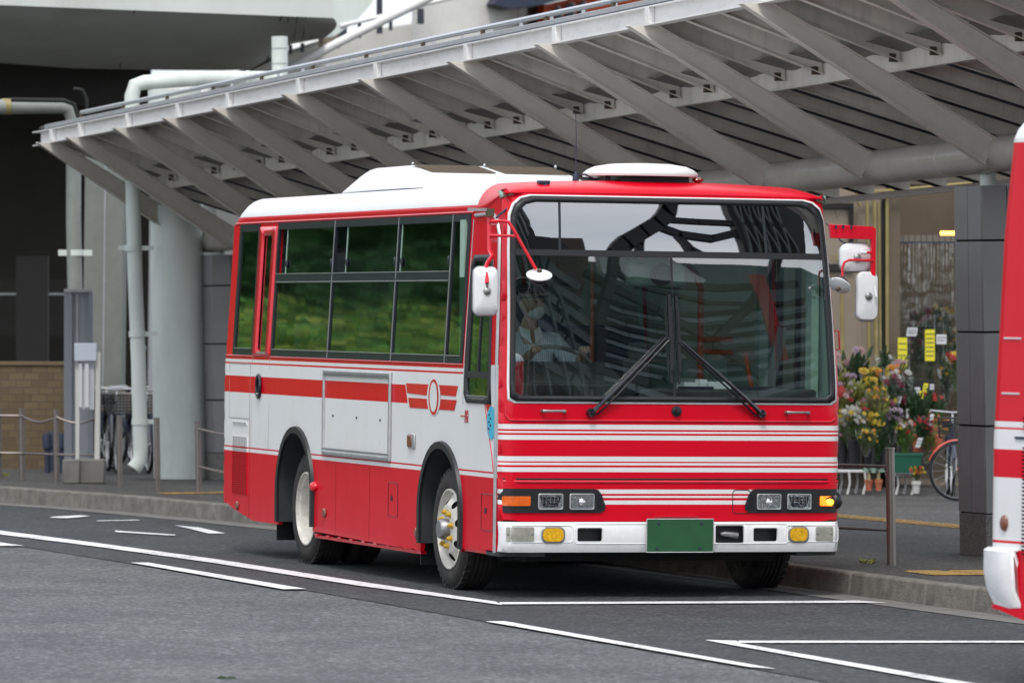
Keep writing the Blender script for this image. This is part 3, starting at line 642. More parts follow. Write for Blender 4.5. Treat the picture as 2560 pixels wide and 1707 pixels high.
# ---- side windows: dark frame, rails and panes
q = MB()
ym = [5.44, 3.985, 2.45, 1.24, .90]
fr_l = MB()
def bar(q, y0, y1, z0, z1, off=.005, t=.02):
    vs = [SL(y, z, off) for y, z in ((y0,z0),(y1,z0),(y1,z1),(y0,z1))]; q.prism([v for v in vs][::-1], (t,0,0))
bar(fr_l, .86,5.465,2.39,2.437); bar(fr_l, .86,5.465,1.470,1.524)
for y_, h_ in ((5.45,.02),(3.985,.022),(2.45,.022),(1.24,.022),(.885,.03)): bar(fr_l, y_-h_, y_+h_, 1.524, 2.39)
for a, b in ((4.01,5.43),(2.475,3.96),(1.265,2.425)): bar(fr_l, a, b, 2.002, 2.068)
wf = fr_l.build('window_frame', M['frame'], bus)
q = MB()
for a, b in ((4.01,5.43),(2.475,3.96),(1.265,2.425),(.92,1.215)):
    bar(q, a, b, 1.519, 1.524, .010, .012)
    if a > 1: bar(q, a, b, 2.006, 2.012, .009, .008); bar(q, a, b, 2.066, 2.071, .009, .008)
for y_ in (3.985,2.45,1.24): bar(q, y_-.004, y_+.004, 1.47, 2.437, .008, .008)
q.build('frame_edge', M['alu'], wf)
panes = [(4.01,5.43,1.524,2.002,-.004),(2.475,3.96,1.524,2.002,-.004),(1.265,2.425,1.524,2.002,-.004),(.915,1.218,1.524,2.39,-.004),
         (4.01,5.24,2.068,2.39,-.008),(2.475,3.70,2.068,2.39,-.008),(1.265,2.40,2.068,2.39,-.008)]
for i, (a, b, z0, z1, o_) in enumerate(panes):
    w_ = flat_mesh('window', [(a,z0),(b,z0),(b,z1),(a,z1)], LS, M['sglass'], bus, off=o_, flip=True, step=.5)
    if i >= 4:
        q = MB(); bar(q, b-.012, b, z0, z1, o_+.004, .01); q.build('pane_edge', M['lining'], w_)
        for yy in (b-.05, a+.03): q = MB(); q.ball(SL(yy, 2.14, -.0), (.010,.020,.032), 8, 6); q.build('catch', M['frame'], w_)
w_ = flat_mesh('window', [(5.985,1.52),(6.50,1.52),(6.50,2.40),(5.985,2.40)], LS, M['sglass'], bus, off=-.004, flip=True)
q = MB(); bar(q, 5.965,6.52,1.465,1.522); bar(q, 5.965,6.52,2.385,2.437); bar(q, 5.965,6.0,1.522,2.385); bar(q, 6.46,6.52,1.522,2.385)
rw = q.build('window_frame', M['frame'], bus); q = MB(); bar(q, 6.0,6.47,1.519,1.524,.010,.012); q.build('frame_edge', M['alu'], rw)
# emergency door
loop = rrect(5.482,5.955,1.47,2.415,.02)
dr = ring_mesh('emergency_door', loop, rrect(5.60,5.83,1.50,2.35,.015), LS, M['red'], bus, .02, .009, flip=True)
flat_mesh('door_window', rrect(5.60,5.83,1.50,2.35,.015), LS, M['sglass'], dr, off=-.006, flip=True)
q = MB()
for y_ in (5.482, 5.955): q.beam(SL(y_,.80,.001), SL(y_,1.46,.001), (.002,0,0), (0,.0025,0))
bar(q, 5.60,5.83,1.485,1.50,.012,.01); q.build('door_seam', M['alu'], dr)
q = MB()
lp = [(5.735+.052*math.cos(a), 1.247+.085*math.sin(a)) for a in [2*PI*i/24 for i in range(24)]]
q.tube([SL(a, b, .012) for a, b in lp + lp[:1]], .010, 8, caps=False); q.add([SL(a, b, .006) for a, b in lp], [tuple(range(24))[::-1]]); q.build('door_handle', M['gloss'], dr)
# driver's window
drvO = [(.23,1.222),(.735,1.222),(.79,1.28),(.79,2.10),(.73,2.172),(.40,2.172),(.34,2.13),(.27,1.5)]
drvI = [(.29,1.262),(.70,1.262),(.745,1.305),(.745,2.07),(.70,2.13),(.42,2.13),(.375,2.1),(.31,1.5)]
dw = ring_mesh('driver_window', drvO, drvI, LS, M['black'], bus, .03, .008, flip=True)
flat_mesh('pane', drvI, LS, M['sglass'], dw, off=-.004, flip=True)
q = MB(); bar(q, .30,.75,1.385,1.425,.006,.015); bar(q, .52,.545,1.425,2.13,.003,.01); q.build('glazing_bar', M['black'], dw)
q = MB(); bar(q, .30,.735,1.266,1.272,.010,.01); q.build('sill_edge', M['alu'], dw)
# kerb side glazing
flat_mesh('window', holeR1, RS, M['kglass'], bus, off=-.01); flat_mesh('window', holeR2, RS, M['kglass'], bus, off=-.01)
dd = flat_mesh('door', holeRD, RS, M['kglass'], bus, off=-.01)
q = MB()
for a, b, c, d in ((.42,.46,.62,2.22),(1.08,1.12,.62,2.22),(.46,1.08,2.17,2.22),(.46,1.08,.62,.68),(.46,1.08,1.30,1.33),(.755,.785,.68,2.17)):
    q.box(2.3-xs((c+d)/2)-.03, 2.3-xs((c+d)/2)+.004, a, b, c, d)
q.build('door_frame', M['gloss'], dd)
q = MB(); P0_ = SL(YF0+.06,1.71,0,1); P1_ = SL(YF0+.06,1.59,0,1)
q.tube([P0_, P0_+Vector((.045,0,0)), P1_+Vector((.045,0,0)), P1_], .006, 8); q.build('grab_handle', M['red'], bus)
# ---- side fittings (left)
adO = rrect(2.40,4.025,.795,1.397,.004)
ad = ring_mesh('notice_frame', adO, rrect(2.43,3.995,.835,1.365,.004), LS, M['alu'], bus, .02, .018, flip=True)
flat_mesh('notice_panel', rrect(2.43,3.995,.835,1.365,.003), LS, M['paintS'], ad, off=.006, flip=True)
for zz in (1.358, .842):
    q = MB()
    for i in range(9): q.obox(SL(2.50+1.42*i/8, zz, .018), (.004,0,0), (0,.09,0), (0,0,.004))
    q.build('frame_hinge', M['steel'], ad)
for y_, z_ in ((3.78,1.075),(3.20,1.072),(2.64,1.068)): q = MB(); q.lathe([(0,.008),(.008,.006),(.009,0)], SL(y_, z_, .007), (-1,0,0), 8); q.build('fixing_knob', M['ink'], ad)
em = MB()
def deco(q, pts, off, mi=0):
    vs = [SL(y, z, off) for y, z in pts]; q.add(vs, [tuple(range(len(vs)))[::-1]], mi)
e = MB(); deco(e, [(1.545,1.252),(1.53,1.327),(2.072,1.327),(2.045,1.262)][::-1], .0025); deco(e, [(.975,1.258),(1.35,1.262),(1.35,1.327),(.925,1.327)][::-1], .0025)
deco(e, [(2.02,1.232),(1.985,1.166),(1.545,1.166),(1.545,1.232)], .0025); deco(e, [(1.35,1.235),(1.35,1.166),(1.0,1.166),(.95,1.235)], .0025)
lp = [(1.447+.112*math.cos(2*PI*i/32), 1.246+.118*math.sin(2*PI*i/32)) for i in range(32)]
deco(e, lp, .0045)
deco(e, [(1.447+.148*math.cos(2*PI*i/32), 1.246+.122*math.sin(2*PI*i/32)) for i in range(32)], .0035, 1)
deco(e, [(1.447+.082*math.cos(2*PI*i/32), 1.246+.098*math.sin(2*PI*i/32)) for i in range(32)], .0055, 1)
e.build('emblem', [M['red'], M['white']], bus)
# the two printed characters and the round sticker
text_mesh('一', .085, SL(.822,1.128,.003), (0,-1,0), (0,0,1), M['rtext'], 'lettering', bus); text_mesh('般', .092, SL(.735,1.128,.003), (0,-1,0), (0,0,1), M['rtext'], 'lettering', bus)
q = MB(); deco(q, [(.345,1.222),(.23,1.222),(.23,1.02),(.29,1.15)][::-1], .002); q.build('corner_flash', M['red'], bus)
q = MB(); deco(q, [(.215+.095*math.cos(2*PI*i/24), 1.105+.105*math.sin(2*PI*i/24)) for i in range(24)], .004); sk = q.build('round_sticker', M['sticker'], bus)
q = MB()
for i in range(5): deco(q, [(.275-.03*(i % 2), 1.06+.022*i),(.245-.03*(i % 2), 1.06+.022*i),(.245-.03*(i % 2), 1.072+.022*i),(.275-.03*(i % 2), 1.072+.022*i)][::-1], .005)
q.build('sticker_print', M['ink'], sk)
q = MB(); q.tube([SL(.36,1.222,.002), SL(.20,.90,.002), SL(.17,.80,.002)], .003, 5); q.build('side_pinstripe', M['red'], bus)
# flaps
def flap(y0, y1, z0, z1, r=.012, m_='frame', dot=True):
    q = MB(); lp = rrect(y0, y1, z0, z1, r); pts = [SL(a, b, .001) for a, b in lp]; q.tube(pts+pts[:1], .0022, 5, caps=False)
    if dot: q.obox(SL((y0+y1)/2+.03, (z0+z1)/2+.01, .001), (.003,0,0), (0,.018,0), (0,0,.018))
    return q.build('service_flap', M[m_], bus)
flap(2.235,2.455,.428,.655); flap(.165,.41,.42,.652,.006); flap(6.0,6.58,1.004,1.410,.004, 'steel', False)
q = MB()
for y_ in (3.72,2.9): q.beam(SL(y_,.25,.0008), SL(y_,.74,.0008), (.0012,0,0), (0,.0012,0))
q.beam(SL(5.99,.27,.0008), SL(5.99,1.0,.0008), (.0012,0,0), (0,.0012,0)); q.build('panel_seam', M['darkred'], bus)
# engine vents: lattice over a dark recess
def vent(y0, y1, z0, z1, nh, nv, name='vent', slope=0):
    q = MB(); deco(q, [(y0,z0),(y1,z0+slope),(y1,z1),(y0,z1)], .001); v_ = q.build(name, M['joint'], bus)
    q = MB()
    for i in range(nh+1):
        z = z0+(z1-z0)*i/nh; q.beam(SL(y0,z,.003), SL(y1,z,.003), (.003,0,0), (0,0,(z1-z0)/nh*.13))
    for i in range(nv+1):
        y = y0+(y1-y0)*i/nv; q.beam(SL(y,z0,.003), SL(y,z1,.003), (.003,0,0), (0,(y1-y0)/nv*.12,0))
    q.build('lattice', M['paintS'], v_); return v_
vent(6.06,6.46,.44,.868,27,9); vent(6.08,6.46,.955,.976,3,11)
# lamps and markers on the side
q = MB(); q.box(-.012,0,1.845,1.995,.895,.995); q.build('side_marker', M['alu'], bus, bevel=.006)
q = MB(); q.box(-.020,-.008,1.90,1.985,.905,.985); q.build('side_repeater', M['brown'], bus, bevel=.008)
q = MB(); q.ball(SL(4.24,.565,.005), (.035,.055,.036), 14, 10); q.build('side_camera', M['red'], bus)
for y_, z_ in ((3.985,.39),(6.31,.355),(1.79,.345)):
    q = MB(); q.ball(SL(y_, z_, .004), (.014,.045 if y_ < 6 else .04,.034), 12, 8); q.build('side_lamp', M['brown'], bus)
# wheel arch lips and wells
def archlip(cx, rx, top, zb):
    pts = arch(cx, rx-.015, top-.015, zb); q = MB(); vs = []; 
    for y, z in pts: vs += [SL(y, z, .0), SL(y, z, .022), SL(y+(y-cx)/rx*.05, z+(.05 if abs(y-cx) < rx*.8 else .03)*max(0, (z-.5)/.45), .022), SL(y+(y-cx)/rx*.055, z+(.055)*max(0, (z-.5)/.45), -.002)]
    n_ = len(pts); q.add(vs, [(i*4+j, (i+1)*4+j, (i+1)*4+j+1, i*4+j+1) for i in range(n_-1) for j in range(3)], 0, True)
    q.build('arch_lip', M['black'], bus, ang=50)
    q = MB(); vs = []
    for y, z in pts: vs += [(.0, y, z), (.55, y, z)]
    q.add(vs, [(i*2, i*2+2, i*2+3, i*2+1) for i in range(n_-1)], 0, True); q.add([(.55, y, z) for y, z in pts], [tuple(range(n_))]); q.build('wheel_well', M['dark'], bus)
archlip(1.27,.44,.93,.28); archlip(4.74,.45,.945,.28)
# underbody
q = MB(); q.box(.58,1.72,.25,6.4,.30,.60); q.box(.12,.58,1.75,4.25,.32,.59); q.box(.12,2.18,5.25,6.3,.34,.59); q.box(1.72,2.18,1.75,4.25,.32,.59); q.box(.3,2.0,.4,.9,.22,.32); q.box(.2,2.1,2.2,3.9,.27,.35); q.tube([(.35,1.16,.38),(1.95,1.16,.38)], .05, 10); q.tube([(.35,4.62,.38),(1.95,4.62,.38)], .09, 10); q.box(.9,1.4,4.4,4.85,.24,.5)
q.build('chassis', M['joint'], bus)
q = MB(); q.box(.03,.34,5.33,5.342,.14,.50); q.build('mud_flap', M['black'], bus)
q = MB(); q.box(.03,.30,1.80,1.812,.13,.5); q.build('mud_flap', M['black'], bus)
q = MB()
for a, b, z0, z1 in ((.14,.80,.270,.287),(1.74,4.27,.205,.225)): q.box(.012,.05,a,b,z0,z1)
for i in range(9): q.box(.0,.03,1.85+i*.29,1.92+i*.29,.222,.236)
q.build('skirt_flange', M['red'], bus)
q = MB(); q.prism([(.0,YF0-.03,.268),(.06,.05,.268),(.30,.02,.268),(.30,.30,.268),(.0,.30,.268)], (0,0,.03)); q.prism([(2.24,.05,.268),(2.0,.02,.268),(2.0,.3,.268),(2.3,.3,.268),(2.3,.1,.268)], (0,0,.03)); q.build('bumper_valance', M['dark'], bus)
# ---- wheels
def wheel(x_out, yc, zc, sgn, rear):
    R_ = .395; W = .225; x0 = x_out
    ax = (sgn, 0, 0)                                           # points out of the bus
    q = MB()
    prof = [(.250,-W*.12),(.262,.000),(.30,.012),(.345,.010),(.378,-.010),(.392,-.035)]
    for k in range(5):
        h0 = -.035-(W-.07)*k/5; h1 = -.035-(W-.07)*(k+1)/5
        prof += [(R_,h0-.004),(R_,h1+.008),(R_-.011,h1+.006),(R_-.011,h1+.001)] if k < 4 else [(R_,h0-.004),(R_,h1)]
    prof += [(.378,-W+.01),(.345,-W-.01),(.26,-W)]
    q.lathe(prof, (x0,yc,zc), ax, 48)
    if rear:
        q.lathe([(a, b-.26) for a, b in prof], (x0,yc,zc), ax, 48)
    # shoulder blocks
    for i in range(40):
        a = 2*PI*i/40; c_ = Vector((x0-sgn*.022, yc+math.cos(a)*.386, zc+math.sin(a)*.386))
        q.obox(c_, (sgn*.014,0,0), (0,-math.sin(a)*.020,math.cos(a)*.020), (0,math.cos(a)*.009,math.sin(a)*.009))
    wh = q.build('wheel', M['tyre'], bus)
    q = MB()
    if rear:
        q.lathe([(.262,-.005),(.262,.008),(.252,.010),(.246,-.012),(.232,-.022),(.226,-.10),(.20,-.14),(.15,-.150),(.12,-.150),(.115,-.10),(.10,-.085),(.0,-.080)], (x0,yc,zc), ax, 48)
        q.build('rim', M['rim'], wh)
    else:
        q.lathe([(.262,-.005),(.262,.008),(.252,.010),(.246,-.012),(.236,-.022),(.228,-.04)], (x0,yc,zc), ax, 48)
        outer = [(.23*math.cos(2*PI*i/48), .23*math.sin(2*PI*i/48)) for i in range(48)]
        holes = []
        for k_ in range(8):
            a = 2*PI*(k_+.5)/8+.15; cx, cy = .186*math.cos(a), .186*math.sin(a)
            holes.append([(cx+.027*math.cos(2*PI*i/12)*1.0, cy+.027*math.sin(2*PI*i/12)) for i in range(12)])
        def dish(a, b):
            r_ = math.hypot(a, b); h = .020*math.sin(min(1, max(0, (.23-r_)/.09))*PI/2)-.03+.030*sm(.23,.15,r_) if r_ > .15 else .020
            return Vector((x0+sgn*(h-.0), yc+a, zc+b))
        vv, ff = cdt(outer, holes, .02)
        q.add([dish(a, b) for a, b in vv], ff if sgn > 0 else [f[::-1] for f in ff], 0, True)
        q.build('rim', M['rim'], wh, ang=60)
        q = MB(); q.lathe([(.215,-.06),(.0,-.065)], (x0,yc,zc), ax, 24); q.build('brake_drum', M['dark'], wh)
        q = MB(); q.lathe([(.070,.018),(.068,.05),(.060,.075),(.055,.080),(.0,.084)], (x0,yc,zc), ax, 24); q.build('hub', M['steel'], wh)
        for k_ in range(8):
            a = 2*PI*(k_+.5)/8+.15; c_ = Vector((x0+sgn*.018, yc+math.cos(a)*.113, zc+math.sin(a)*.113))
            q = MB(); q.lathe([(.022,0),(.022,.006),(.016,.008),(.016,.026),(.009,.028),(.009,.034),(0,.035)], c_, ax, 8, sm=False); q.build('wheel_nut', M['nut'], wh)
wheel(.03, 1.16, .395, -1, False); wheel(.05, 4.62, .395, -1, True); wheel(2.27, 1.16, .395, 1, False); wheel(2.25, 4.62, .395, 1, True)
# ---- roof gear
q = MB()
secs = [(5.17,.46,2.60,2.66),(5.13,.42,2.60,2.79),(5.02,.42,2.60,2.838),(4.4,.42,2.60,2.838),(4.02,.42,2.60,2.838),(3.72,.42,2.60,2.775),(3.50,.43,2.60,2.71),(3.42,.48,2.60,2.63)]
n_ = len(secs); vs = []
for y, x, z0, z1 in secs:
    ch = .22*(z1-z0)/.238
    for xx, zz in ((x,z0),(x+.01,z0+(z1-z0)*.30),(x+ch*.86,z0+(z1-z0)*.93),(x+ch*1.1,z1),(2.3-x-ch*1.1,z1),(2.3-x-ch*.86,z0+(z1-z0)*.93),(2.3-x-.01,z0+(z1-z0)*.30),(2.3-x,z0)): vs.append((xx, y, zz))
q.add(vs, [(i*8+j, i*8+j+1, (i+1)*8+j+1, (i+1)*8+j) for i in range(n_-1) for j in range(7)] + [tuple(range(8)), tuple(range((n_-1)*8, n_*8))[::-1]])
ac = q.build('air_conditioner', M['acw'], bus, bevel=.012, ang=30)
def acp(x, v, off=.004):                                       # on the front slope: x across, v 0..1 up the slope
    return Vector((x, 3.735, 2.778)).lerp(Vector((x, 4.00, 2.834)), v) + Vector((0,-.21,.98))*off
for x0, x1 in ((.64,1.12),(1.18,1.66)):
    q = MB(); q.add([acp(x0+.04,0), acp(x1+.03,0), acp(x1-.03,1), acp(x0-.03,1)], [(0,1,2,3)]); g_ = q.build('air_grille', M['grille'], ac)
    q = MB()
    for i in range(40):
        xx = x0+(x1-x0-.01)*i/39; q.beam(acp(xx+.04,.02,.006), acp(xx-.02,.98,.006), (.0018,0,0), (0,0,.002))
    q.build('grille_bar', M['brown2'], g_)
for x_ in (.62,1.15,1.68): q = MB(); q.ball((x_,4.0,2.845), .012, 8, 6); q.build('roof_fixing', M['alu'], ac)
q = MB(); cx, cy = 1.14, .68
vs = []
lpv = [(.355*abs(math.cos(a))**.75*(1 if math.cos(a) > 0 else -1), .36*abs(math.sin(a))**.75*(1 if math.sin(a) > 0 else -1)) for a in [2*PI*i/40 for i in range(40)]]
q2 = [(1.0,2.690),(1.005,2.700),(1.0,2.712),(.93,2.735),(.80,2.757),(.55,2.772),(.25,2.777),(0,2.778)]
q.add([(cx+a*s_, cy+b*s_, z) for s_, z in q2 for a, b in lpv], [(i*40+j, i*40+(j+1) % 40, (i+1)*40+(j+1) % 40, (i+1)*40+j) for i in range(len(q2)-1) for j in range(40)], 0, True)
q.add([(cx+a, cy+b, 2.69) for a, b in lpv], [tuple(range(40))[::-1]])
rv = q.build('roof_vent', M['acw'], bus, ang=50)
q = MB(); q.box(cx-.22,cx+.24,cy-.27,cy+.2,2.64,2.69); q.box(cx-.31,cx-.27,cy-.2,cy-.1,2.64,2.69); q.build('vent_collar', M['frame'], rv)
q = MB(); q.ball((cx+.31,cy-.24,2.672), (.04,.03,.018), 10, 6); q.build('vent_catch', M['darkred'], rv)
q = MB(); q.lathe([(.022,0),(.020,.03),(.010,.05),(.004,.06)], (.68,.62,2.655), (0,0,1), 10); q.tube([(.68,.62,2.70),(.68,.62,2.95),(.675,.62,3.10)], [.004,.0028,.0016], 6)
q.tube([(.69,.62,2.69),(.74,.62,2.70),(.80,.61,2.672),(.9,.60,2.67)], .006, 6); q.build('antenna', M['ink'], bus)
q = MB(); q.tube([(.40,.34,2.635),(.34,.26,2.60),(.20,.20,2.555),(.13,.20,2.50),(.03,.20,2.42),(-.02,.10,2.40)], .008, 6); q.box(.33,.40,.30,.36,2.625,2.645)
q.build('mirror_cable', M['ink'], bus)
q = MB(); q.tube([(.46,5.19,2.642),(.405,5.13,2.640),(.402,4.4,2.646),(.405,3.45,2.648),(.5,3.36,2.652)], .011, 6); q.build('roof_cable', M['ink'], bus)
# ---- mirrors
def FP(x, z, y): return Vector((x, y, z))
def mirror_shell(name, cx, cz, y, hw, hh, parent, rot=0, dish=.035, r=.04):
    q = MB(); loops = []
    ca, sa = math.cos(rot), math.sin(rot)
    for sc_, dy in ((1.0,.012),(1.0,-.004),(.93,-.018),(.6,-dish),(.15,-dish-.004)):
        for a, b in rrect(-hw*sc_, hw*sc_, -hh*sc_, hh*sc_, r*sc_, 4):
            loops.append(Vector((cx+a*ca, y+dy+a*sa, cz+b)))
    q.add(loops, [(i*20+j, i*20+(j+1) % 20, (i+1)*20+(j+1) % 20, (i+1)*20+j) for i in range(4) for j in range(20)], 0, True)
    q.add(loops[80:], [tuple(range(20))]); o = q.build(name, M['white'], parent, ang=40)
    q = MB(); q.add([p+Vector((0,.003,0)) for p in loops[:20]], [tuple(range(20))[::-1]]); q.build('mirror_glass', M['alu'], o)
    q = MB(); q.tube([p+Vector((0,-.004,0)) for p in loops[:20]]+[loops[0]+Vector((0,-.004,0))], .006, 6, caps=False); q.build('mirror_rim', M['steel'], o)
    q = MB(); q.lathe([(.026,0),(.024,.012),(.012,.02),(.0,.021)], (cx,y-dish,cz), (0,-1,0), 14); q.build('mirror_pivot', M['steel'], o)
    return o
yl = -.08
q = MB()
q.tube([FP(-.098,2.40,.02), FP(-.098,2.19,.0), FP(-.105,2.155,yl), FP(-.135,2.115,yl), FP(-.147,2.08,yl), FP(-.150,1.985,yl-.04)], .0135, 8)
q.tube([FP(-.098,2.375,.0), FP(-.02,2.376,-.06), FP(.0,2.37,-.08), FP(.025,2.33,-.09), FP(.165,2.075,-.14)], .0105, 8)
q.tube([FP(-.098,2.285,.0), FP(.042,2.283,-.09)], .0095, 8)
q.tube([FP(-.098,2.36,.0), FP(.0,2.365,.16)], .008, 6); q.tube([FP(-.098,2.25,.0), FP(.0,2.26,.16)], .008, 6)
ma = q.build('mirror_arm', M['red'], bus)
q = MB(); q.tube([FP(-.150,1.985,yl-.04), FP(-.150,1.94,yl-.045)], .006, 6); q.box(-.118,-.075,-.02,.03,2.405,2.455); q.build('arm_clamp', M['bolt'], ma)
q = MB(); q.box(-.24,-.10,.0,.02,2.437,2.456); q.build('bracket', M['alu'], ma)
mirror_shell('mirror', -.148, 1.935, yl, .080, .152, bus, 0, .032)
def round_mirror(c, nrm, R_, parent):
    q = MB(); q.lathe([(0,.020),(R_*.55,.014),(R_*.92,.004),(R_,0),(R_,-.006)], c, nrm, 24); o = q.build('round_mirror', M['white'], parent)
    q = MB(); q.lathe([(R_*.97,-.004),(R_*.85,-.030),(R_*.5,-.055),(0,-.062)], c, nrm, 24); q.build('convex_glass', M['gloss'], o)
    q = MB(); q.ball(Vector(c)+Vector(nrm).normalized()*.028, (.018,.014,.014), 8, 6); q.build('mirror_joint', M['bolt'], o)
round_mirror(FP(.183,2.043,-.15), (-.10,-.42,.90), .082, bus)
yr = -.06
q = MB(); bb_ = [FP(2.19,2.395,yr+.05), FP(2.47,2.382,yr), FP(2.492,2.37,yr), FP(2.492,2.01,yr), FP(2.462,2.01,yr), FP(2.462,2.30,yr), FP(2.20,2.305,yr+.05)]
q.prism(bb_[::-1], (0,.030,0)); q.tube([FP(2.47,2.165,yr), FP(2.30,2.165,yr-.02), FP(2.262,2.150,yr-.03), FP(2.248,2.11,yr-.03), FP(2.248,2.03,yr-.04)], .009, 8)
q.tube([FP(2.46,2.215,yr), FP(2.42,2.215,yr)], .008, 8)
ma2 = q.build('mirror_arm', M['red'], bus, bevel=.003)
q = MB(); q.tube([FP(2.42,2.215,yr-.005), FP(2.375,2.213,yr-.01)], .0125, 8); q.tube([FP(2.485,2.01,yr), FP(2.485,1.93,yr-.03)], .006, 6); q.build('arm_clamp', M['white'], ma2)
for x_ in (2.225,2.272,2.325): q = MB(); q.obox(FP(x_,2.378,yr+.045-.0016*(x_-2.2)*100-.012), (.006,0,0), (0,.004,0), (0,0,.012)); q.build('arm_slot', M['ink'], ma2)
q = MB(); q.tube([FP(2.19,2.40,.05), FP(2.22,2.35,0), FP(2.26,2.29,-.02), FP(2.32,2.265,.0)], .005, 6); q.build('cable', M['ink'], ma2)
mirror_shell('mirror', 2.370, 2.182, yr+.055, .108, .092, bus, 0, .032, .05); mirror_shell('mirror', 2.440, 1.935, yr+.02, .072, .158, bus, 0, .028, .045)
round_mirror(FP(2.222,2.00,yr-.05), (-.62,-.55,-.9), .072, bus)
# ---- cab and saloon
q = MB(); q.box(.57,1.73,.20,6.6,.60,.64); q.box(.04,.57,1.75,4.25,.60,.64); q.box(.04,.57,5.25,6.6,.60,.64); q.box(1.73,2.26,1.75,4.25,.60,.64); q.box(1.73,2.26,5.25,6.6,.60,.64); q.build('saloon_floor', M['floor'], bus)
q = MB(); q.box(.10,.98,.24,.62,.90,1.36); q.box(.98,2.2,.20,.40,.90,1.33); q.prism([(.30,.44,1.36),(.98,.44,1.36),(.94,.70,1.50),(.34,.70,1.50)], (0,.02,-.10)); q.build('dashboard', M['dark'], bus, bevel=.02)
for x_ in (.30,.80,1.25,1.62): q = MB(); q.box(x_,x_+.24,.205,.215,1.30,1.345); q.build('demister', M['frame'], bus)
q = MB(); q.box(1.30,1.55,.24,.38,1.33,1.37); q.box(1.40,1.45,.22,.3,1.345,1.39); q.build('card_reader', M['paper'], bus); 
q = MB(); c0 = Vector((.645,.80,1.455)); nn = Vector((0,-.55,.83)).normalized(); a_ = Vector((1,0,0)); b_ = nn.cross(a_)
ring = [c0+(a_*math.cos(2*PI*i/36)+b_*math.sin(2*PI*i/36))*.235 for i in range(36)]
q.tube(ring+ring[:1], .014, 8, caps=False)
for an in (.2, 2.94, 4.71): q.tube([c0-nn*.03, c0+(a_*math.cos(an)+b_*math.sin(an))*.23], .010, 6)
q.lathe([(.0,.02),(.05,.012),(.055,-.02)], c0-nn*.03, nn, 16); q.tube([c0-nn*.03, c0-nn*.40], .03, 8); q.build('steering_wheel', mat('wheel_rim_grey', (.22,.22,.20), .4), bus)
q = MB(); q.box(.37,.87,1.22,1.62,1.02,1.14); q.box(.38,.86,1.56,1.70,1.10,1.78); q.box(.50,.74,1.60,1.68,1.76,1.97); q.box(.5,.75,1.3,1.55,.64,1.02); q.build('driver_seat', M['seat'], bus, bevel=.03)
for rr_ in range(5):
    for x_ in (.12,.56,1.42,1.82):
        if x_ > 1.1 and rr_ < 1: continue
        y_ = 2.35+rr_*.82
        q = MB(); q.box(x_,x_+.40,y_,y_+.42,1.0,1.10); q.box(x_,x_+.40,y_+.38,y_+.46,1.05,1.72); q.box(x_+.1,x_+.3,y_+.1,y_+.35,.64,1.0); q.build('passenger_seat', M['seat'], bus, bevel=.03)
q = MB(); q.tube([(2.02,1.9,.64),(2.02,1.9,1.98),(1.98,1.9,2.08),(1.90,1.9,2.14)], .024, 10); q.tube([(2.03,1.9,1.64),(2.25,1.9,1.64)], .018, 8); q.tube([(2.03,1.9,1.56),(2.25,1.9,1.55)], .018, 8)
q.tube([(2.08,1.2,1.56),(2.13,1.2,1.30),(2.13,1.2,.9)], .016, 8); q.tube([(1.35,2.2,.64),(1.35,2.2,2.4)], .016, 8); q.build('grab_pole', M['orange'], bus)
q = MB(); q.box(2.15,2.21,1.12,1.20,.64,2.45); q.build('inner_pillar', M['lining'], bus)
for bb in ((2.17,2.22,.24,.34,.9,2.15),(.04,.12,.95,1.05,1.2,2.4)): q = MB(); q.box(*bb); q.build('inner_pillar', M['lining'], bus)
q = MB(); q.box(1.9,2.21,1.90,1.93,.64,1.5); q.build('partition', M['lining'], bus)
q = MB(); q.box(1.0,1.42,.50,.60,1.98,2.16); q.build('mirror_box', M['lining'], bus, bevel=.04)
q = MB(); q.lathe([(.07,0),(.075,.04),(.05,.06),(0,.062)], (1.22,.50,2.06), (0,-1,0), 18); q.build('cab_fan', M['frame'], bus)
q = MB(); q.box(1.02,1.20,.62,.95,.9,1.50); q.box(1.05,1.18,.60,.63,1.50,1.62); q.build('fare_box', M['dark'], bus, bevel=.01)
q = MB(); q.box(1.46,1.62,.23,.30,1.33,1.375); q.build('dash_papers', M['paper'], bus)
#@@PART2
# ---- driver (skinned skeleton; clothes and hair are children)
def skin_mesh(name, verts, edges, radii, material, parent, sub=2, root=0):
    me = bpy.data.meshes.new(name); o = bpy.data.objects.new(name, me); COL.objects.link(o)
    org = ORG[parent] if parent is not None else Vector(verts[root]); ORG[o] = org
    if parent is not None: o.parent = parent
    else: o.location = org
    me.from_pydata([tuple(Vector(v)-org) for v in verts], edges, [])
    o.modifiers.new('skin', 'SKIN'); sk = me.skin_vertices[0].data
    for i, r_ in enumerate(radii):
        sk[i].radius = (r_, r_) if not isinstance(r_, tuple) else r_
        sk[i].use_root = (i == root)
    s_ = o.modifiers.new('sub', 'SUBSURF'); s_.levels = sub; s_.render_levels = sub
    o.modifiers['skin'].use_smooth_shade = True; me.materials.append(material); return o
skinm = mat('skin', (.55, .34, .24), .55, var=.08); hairm = mat('dark_hair', (.02, .015, .012), .6); capm = mat('cap_cloth', (.05, .055, .07), .8); capb = mat('cap_band', (.45, .40, .32), .6)
maskm = mat('face_mask', (.88, .90, .92), .8); trous = mat('navy_trousers', (.02, .025, .05), .85)
